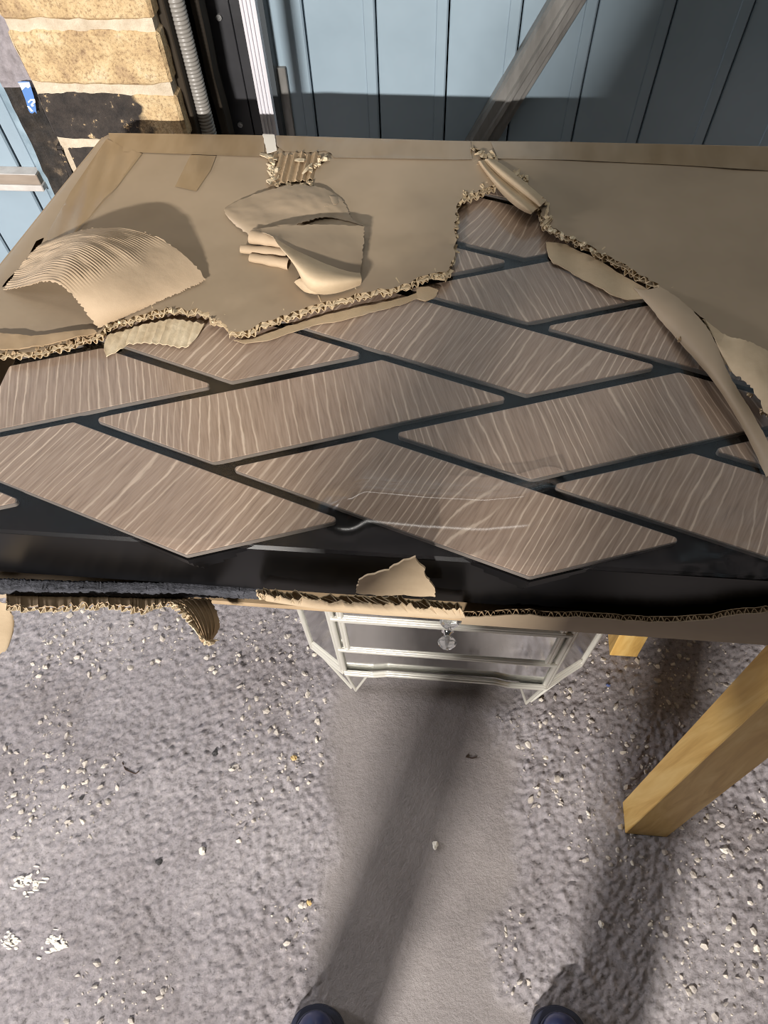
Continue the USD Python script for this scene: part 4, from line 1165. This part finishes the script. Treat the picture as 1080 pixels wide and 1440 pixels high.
for (px, py, s), lab in zip(((38, 1243, 1.0), (14, 1324, .7), (78, 1327, .9)), ('largest white plaster smear at the far left of the ground', 'white plaster smear cut by the left edge of the picture', 'elongated white plaster smear low on the left ground')):
    c = Z(px, py, 0)
    r = np.random.default_rng(px)
    blobs = []
    for _ in range(46):
        o_ = r.normal(0, 1, 2) * [.012, .008] * s
        g = trimesh.creation.icosphere(1, 1.0)
        g.vertices *= (1 + r.uniform(-.3, .3, (len(g.vertices), 1))) * np.array([r.uniform(.002, .007), r.uniform(.001, .004), .0007]) * s
        g.apply_translation((o_[0], o_[1], ground_z(c[0] + o_[0], c[1] + o_[1]) + .001))
        blobs.append(g)
    tag(obj('plaster_smear', cat(*blobs), 'chip_white', at=(c[0], c[1], 0)), lab, 'plaster')

# ------------------------------------------------------------------ the person taking the picture
per = thing('person', 'person in dark clothes and navy shoes standing over the scene holding a phone', 'person')


def limbs(chains, step=.022, it=12):
    """hulls of spheres joined into one smooth body; chains of (point, radius)"""
    parts_ = []
    for ch in chains:
        for (p, r0), (q_, r1) in zip(ch[:-1], ch[1:]):
            a = trimesh.creation.icosphere(2, r0).vertices + np.array(p)
            b = trimesh.creation.icosphere(2, r1).vertices + np.array(q_)
            h = trimesh.convex.convex_hull(np.vstack([a, b]))
            parts_.append(m3.Manifold(m3.Mesh(np.asarray(h.vertices, np.float32), np.asarray(h.faces, np.uint32))))
    b = m3.Manifold.batch_boolean(parts_, m3.OpType.Add).refine_to_length(step)
    mm_ = b.to_mesh()
    g = trimesh.Trimesh(mm_.vert_properties[:, :3], mm_.tri_verts)
    trimesh.smoothing.filter_taubin(g, iterations=it)
    return g


toeL, toeR = Z(449, 1411, .03), Z(787, 1413, .03)
aL, aR = np.array([toeL[0] - .012, toeL[1] - .205, .09]), np.array([toeR[0] + .012, toeR[1] - .205, .09])
hipc = np.array([.06, -.37, .92])
hL, hR = hipc + [-.10, 0, 0], hipc + [.10, 0, 0]
kL, kR = (aL + hL) / 2 + [-.01, .05, .03], (aR + hR) / 2 + [.01, .05, .03]
ch = np.array([.06, -.36, 1.30]); nk = np.array([.055, -.33, 1.47]); hd = np.array([.05, -.25, 1.60])
sL, sR = ch + [-.18, .01, .07], ch + [.18, .01, .07]
PH = EYE - FWD * .012 - UP * .055               # centre of the phone
wL, wR = PH - RIGHT * .075 - UP * .075 - FWD * .03, PH + RIGHT * .075 - UP * .075 - FWD * .03
eL, eR = np.array([-.20, -.27, 1.10]), np.array([.32, -.27, 1.10])
# one continuous body: head with face, neck, trunk, arms, hands and legs
body_ch = [[(hd + [0, 0, .03], .092), (hd + [0, .03, -.045], .070)], [(hd + [0, .03, -.03], .07), (hd + [0, .075, -.075], .042)], [(hd + [0, -.01, -.05], .055), (nk, .055), (ch, .10)],
           [(hd + [0, .095, .002], .011), (hd + [0, .116, -.022], .015)],
           [(hd + [-.088, .005, .005], .016), (hd + [-.092, .0, -.03], .011)], [(hd + [.088, .005, .005], .016), (hd + [.092, .0, -.03], .011)],
           [(hd + [-.025, .103, -.062], .010), (hd + [.025, .103, -.062], .010)],
           [(ch, .12), (hipc, .12)], [(sL, .055), (ch, .11), (sR, .055)], [(sL, .05), (eL, .040), (wL, .027)], [(sR, .05), (eR, .040), (wR, .027)],
           [(hL, .085), (kL, .058), (aL + [0, 0, .02], .040)], [(hR, .085), (kR, .058), (aR + [0, 0, .02], .040)]]
for w_, s in ((wL, 1), (wR, -1)):
    palm = w_ + RIGHT * s * .012 + UP * .055
    body_ch.append([(w_, .024), (palm, .026)])
    for k_, (dl, rr) in enumerate(((.060, .0085), (.068, .009), (.064, .009), (.052, .008))):
        b0 = palm + UP * (.020 - .016 * k_) - FWD * .010
        b1 = b0 - FWD * .004 + RIGHT * s * dl * .45 - FWD * .012
        b2 = b1 + RIGHT * s * dl * .35
        body_ch.append([(b0, rr), (b1, rr * .95), (b2, rr * .85)])
    body_ch.append([(palm - UP * .01, .011), (palm + RIGHT * s * .020 - FWD * .022 + UP * .01, .0105), (palm + RIGHT * s * .040 - FWD * .016 + UP * .03, .009)])
body = limbs(body_ch, .012, 6)
obj('body', body, 'skin', per, smooth=True)
eyes = []
for s in (-1, 1):
    g = trimesh.creation.icosphere(2, .0115); g.apply_translation(hd + [s * .032, .098, .008]); eyes.append(g)
for g in eyes:
    obj('eye', g, 'sticker_white', per, smooth=True)
hair = trimesh.creation.icosphere(3, .108); hair.vertices *= [.95, 1.05, 1.0]; hair = trimesh.intersections.slice_mesh_plane(hair, (0, -.55, .83), (0, .02, .005)); hair.apply_translation(hd + [0, -.005, .025])
obj('hair', thick(hair, .006), 'hair', per, smooth=True)
grow = lambda ch_, d: [[(p, r + d) for p, r in c] for c in ch_]
up_ = lambda a, b, f: a + (b - a) * f
obj('jacket', limbs([[(nk - [0, .01, .03], .075), (ch, .135), (hipc + [0, 0, .02], .15)], [(sL, .075), (ch, .135), (sR, .075)], [(sL, .072), (eL, .058), (up_(eL, wL, .86), .042)], [(sR, .072), (eR, .058), (up_(eR, wR, .86), .042)]], .02, 10), 'jacket', per, smooth=True)
obj('trousers', limbs([[(hL, .105), (kL, .078), (aL + [0, -.005, .03], .060)], [(hR, .105), (kR, .078), (aR + [0, -.005, .03], .060)], [(hL, .11), (hR, .11)]], .02, 10), 'trousers', per, smooth=True)
for toe, an, nm in ((toeL, aL, 'left'), (toeR, aR, 'right')):
    tx, ty = toe[0], toe[1]
    up_chain = [[((tx, ty - .040, .034), .031), ((tx + (an[0] - tx) * .4, ty - .10, .042), .039), ((an[0], an[1] + .02, .055), .042), ((an[0], an[1] - .055, .048), .036)],
                [((tx - .012, ty - .052, .030), .029), ((tx + .012, ty - .052, .030), .029)]]
    sh = limbs(up_chain, .006, 8)
    sh.vertices[:, 2] = np.maximum(sh.vertices[:, 2], .010)
    s_ = obj('shoe', sh, 'shoe_leather', per, smooth=True)
    outl = unary_union([Point(tx - .008, ty - .042).buffer(.037), Point(tx + .008, ty - .042).buffer(.037)]).convex_hull
    solep = unary_union([LineString([(tx, ty - .045), (tx + (an[0] - tx) * .4, ty - .10)]).buffer(.042), LineString([(tx + (an[0] - tx) * .4, ty - .10), (an[0], an[1] - .05)]).buffer(.036), outl]).buffer(.01).buffer(-.01)
    obj('sole', cat(prism(solep.buffer(.001), .0005, .012), prism(solep.buffer(-.0005), .012, .017)), 'shoe_sole', s_, smooth=40)
    # welt seam around the toe cap and the grey tongue
    th = np.linspace(.12 * np.pi, .88 * np.pi, 30)
    obj('toe_seam', tube(np.c_[tx + .0335 * np.cos(th), ty - .044 + .0335 * np.sin(th), .030 + 0 * th], .0022, 8), 'shoe_sole', s_, smooth=True)
    tg_ = limbs([[((tx, ty - .058, .064), .011), ((tx + (an[0] - tx) * .4, ty - .105, .080), .016)]], .006, 4)
    obj('tongue', tg_, 'sock', s_, smooth=True)
# phone in the hands
ph = rbox(-.038, .038, -.078, .078, -.004, .004, .003)
mm_ = np.eye(4); mm_[:3, 0], mm_[:3, 1], mm_[:3, 2], mm_[:3, 3] = RIGHT, UP, -FWD, PH
ph.apply_transform(mm_)
tag(obj('phone', ph, 'phone_body'), 'dark phone held up by the standing person', 'phone')
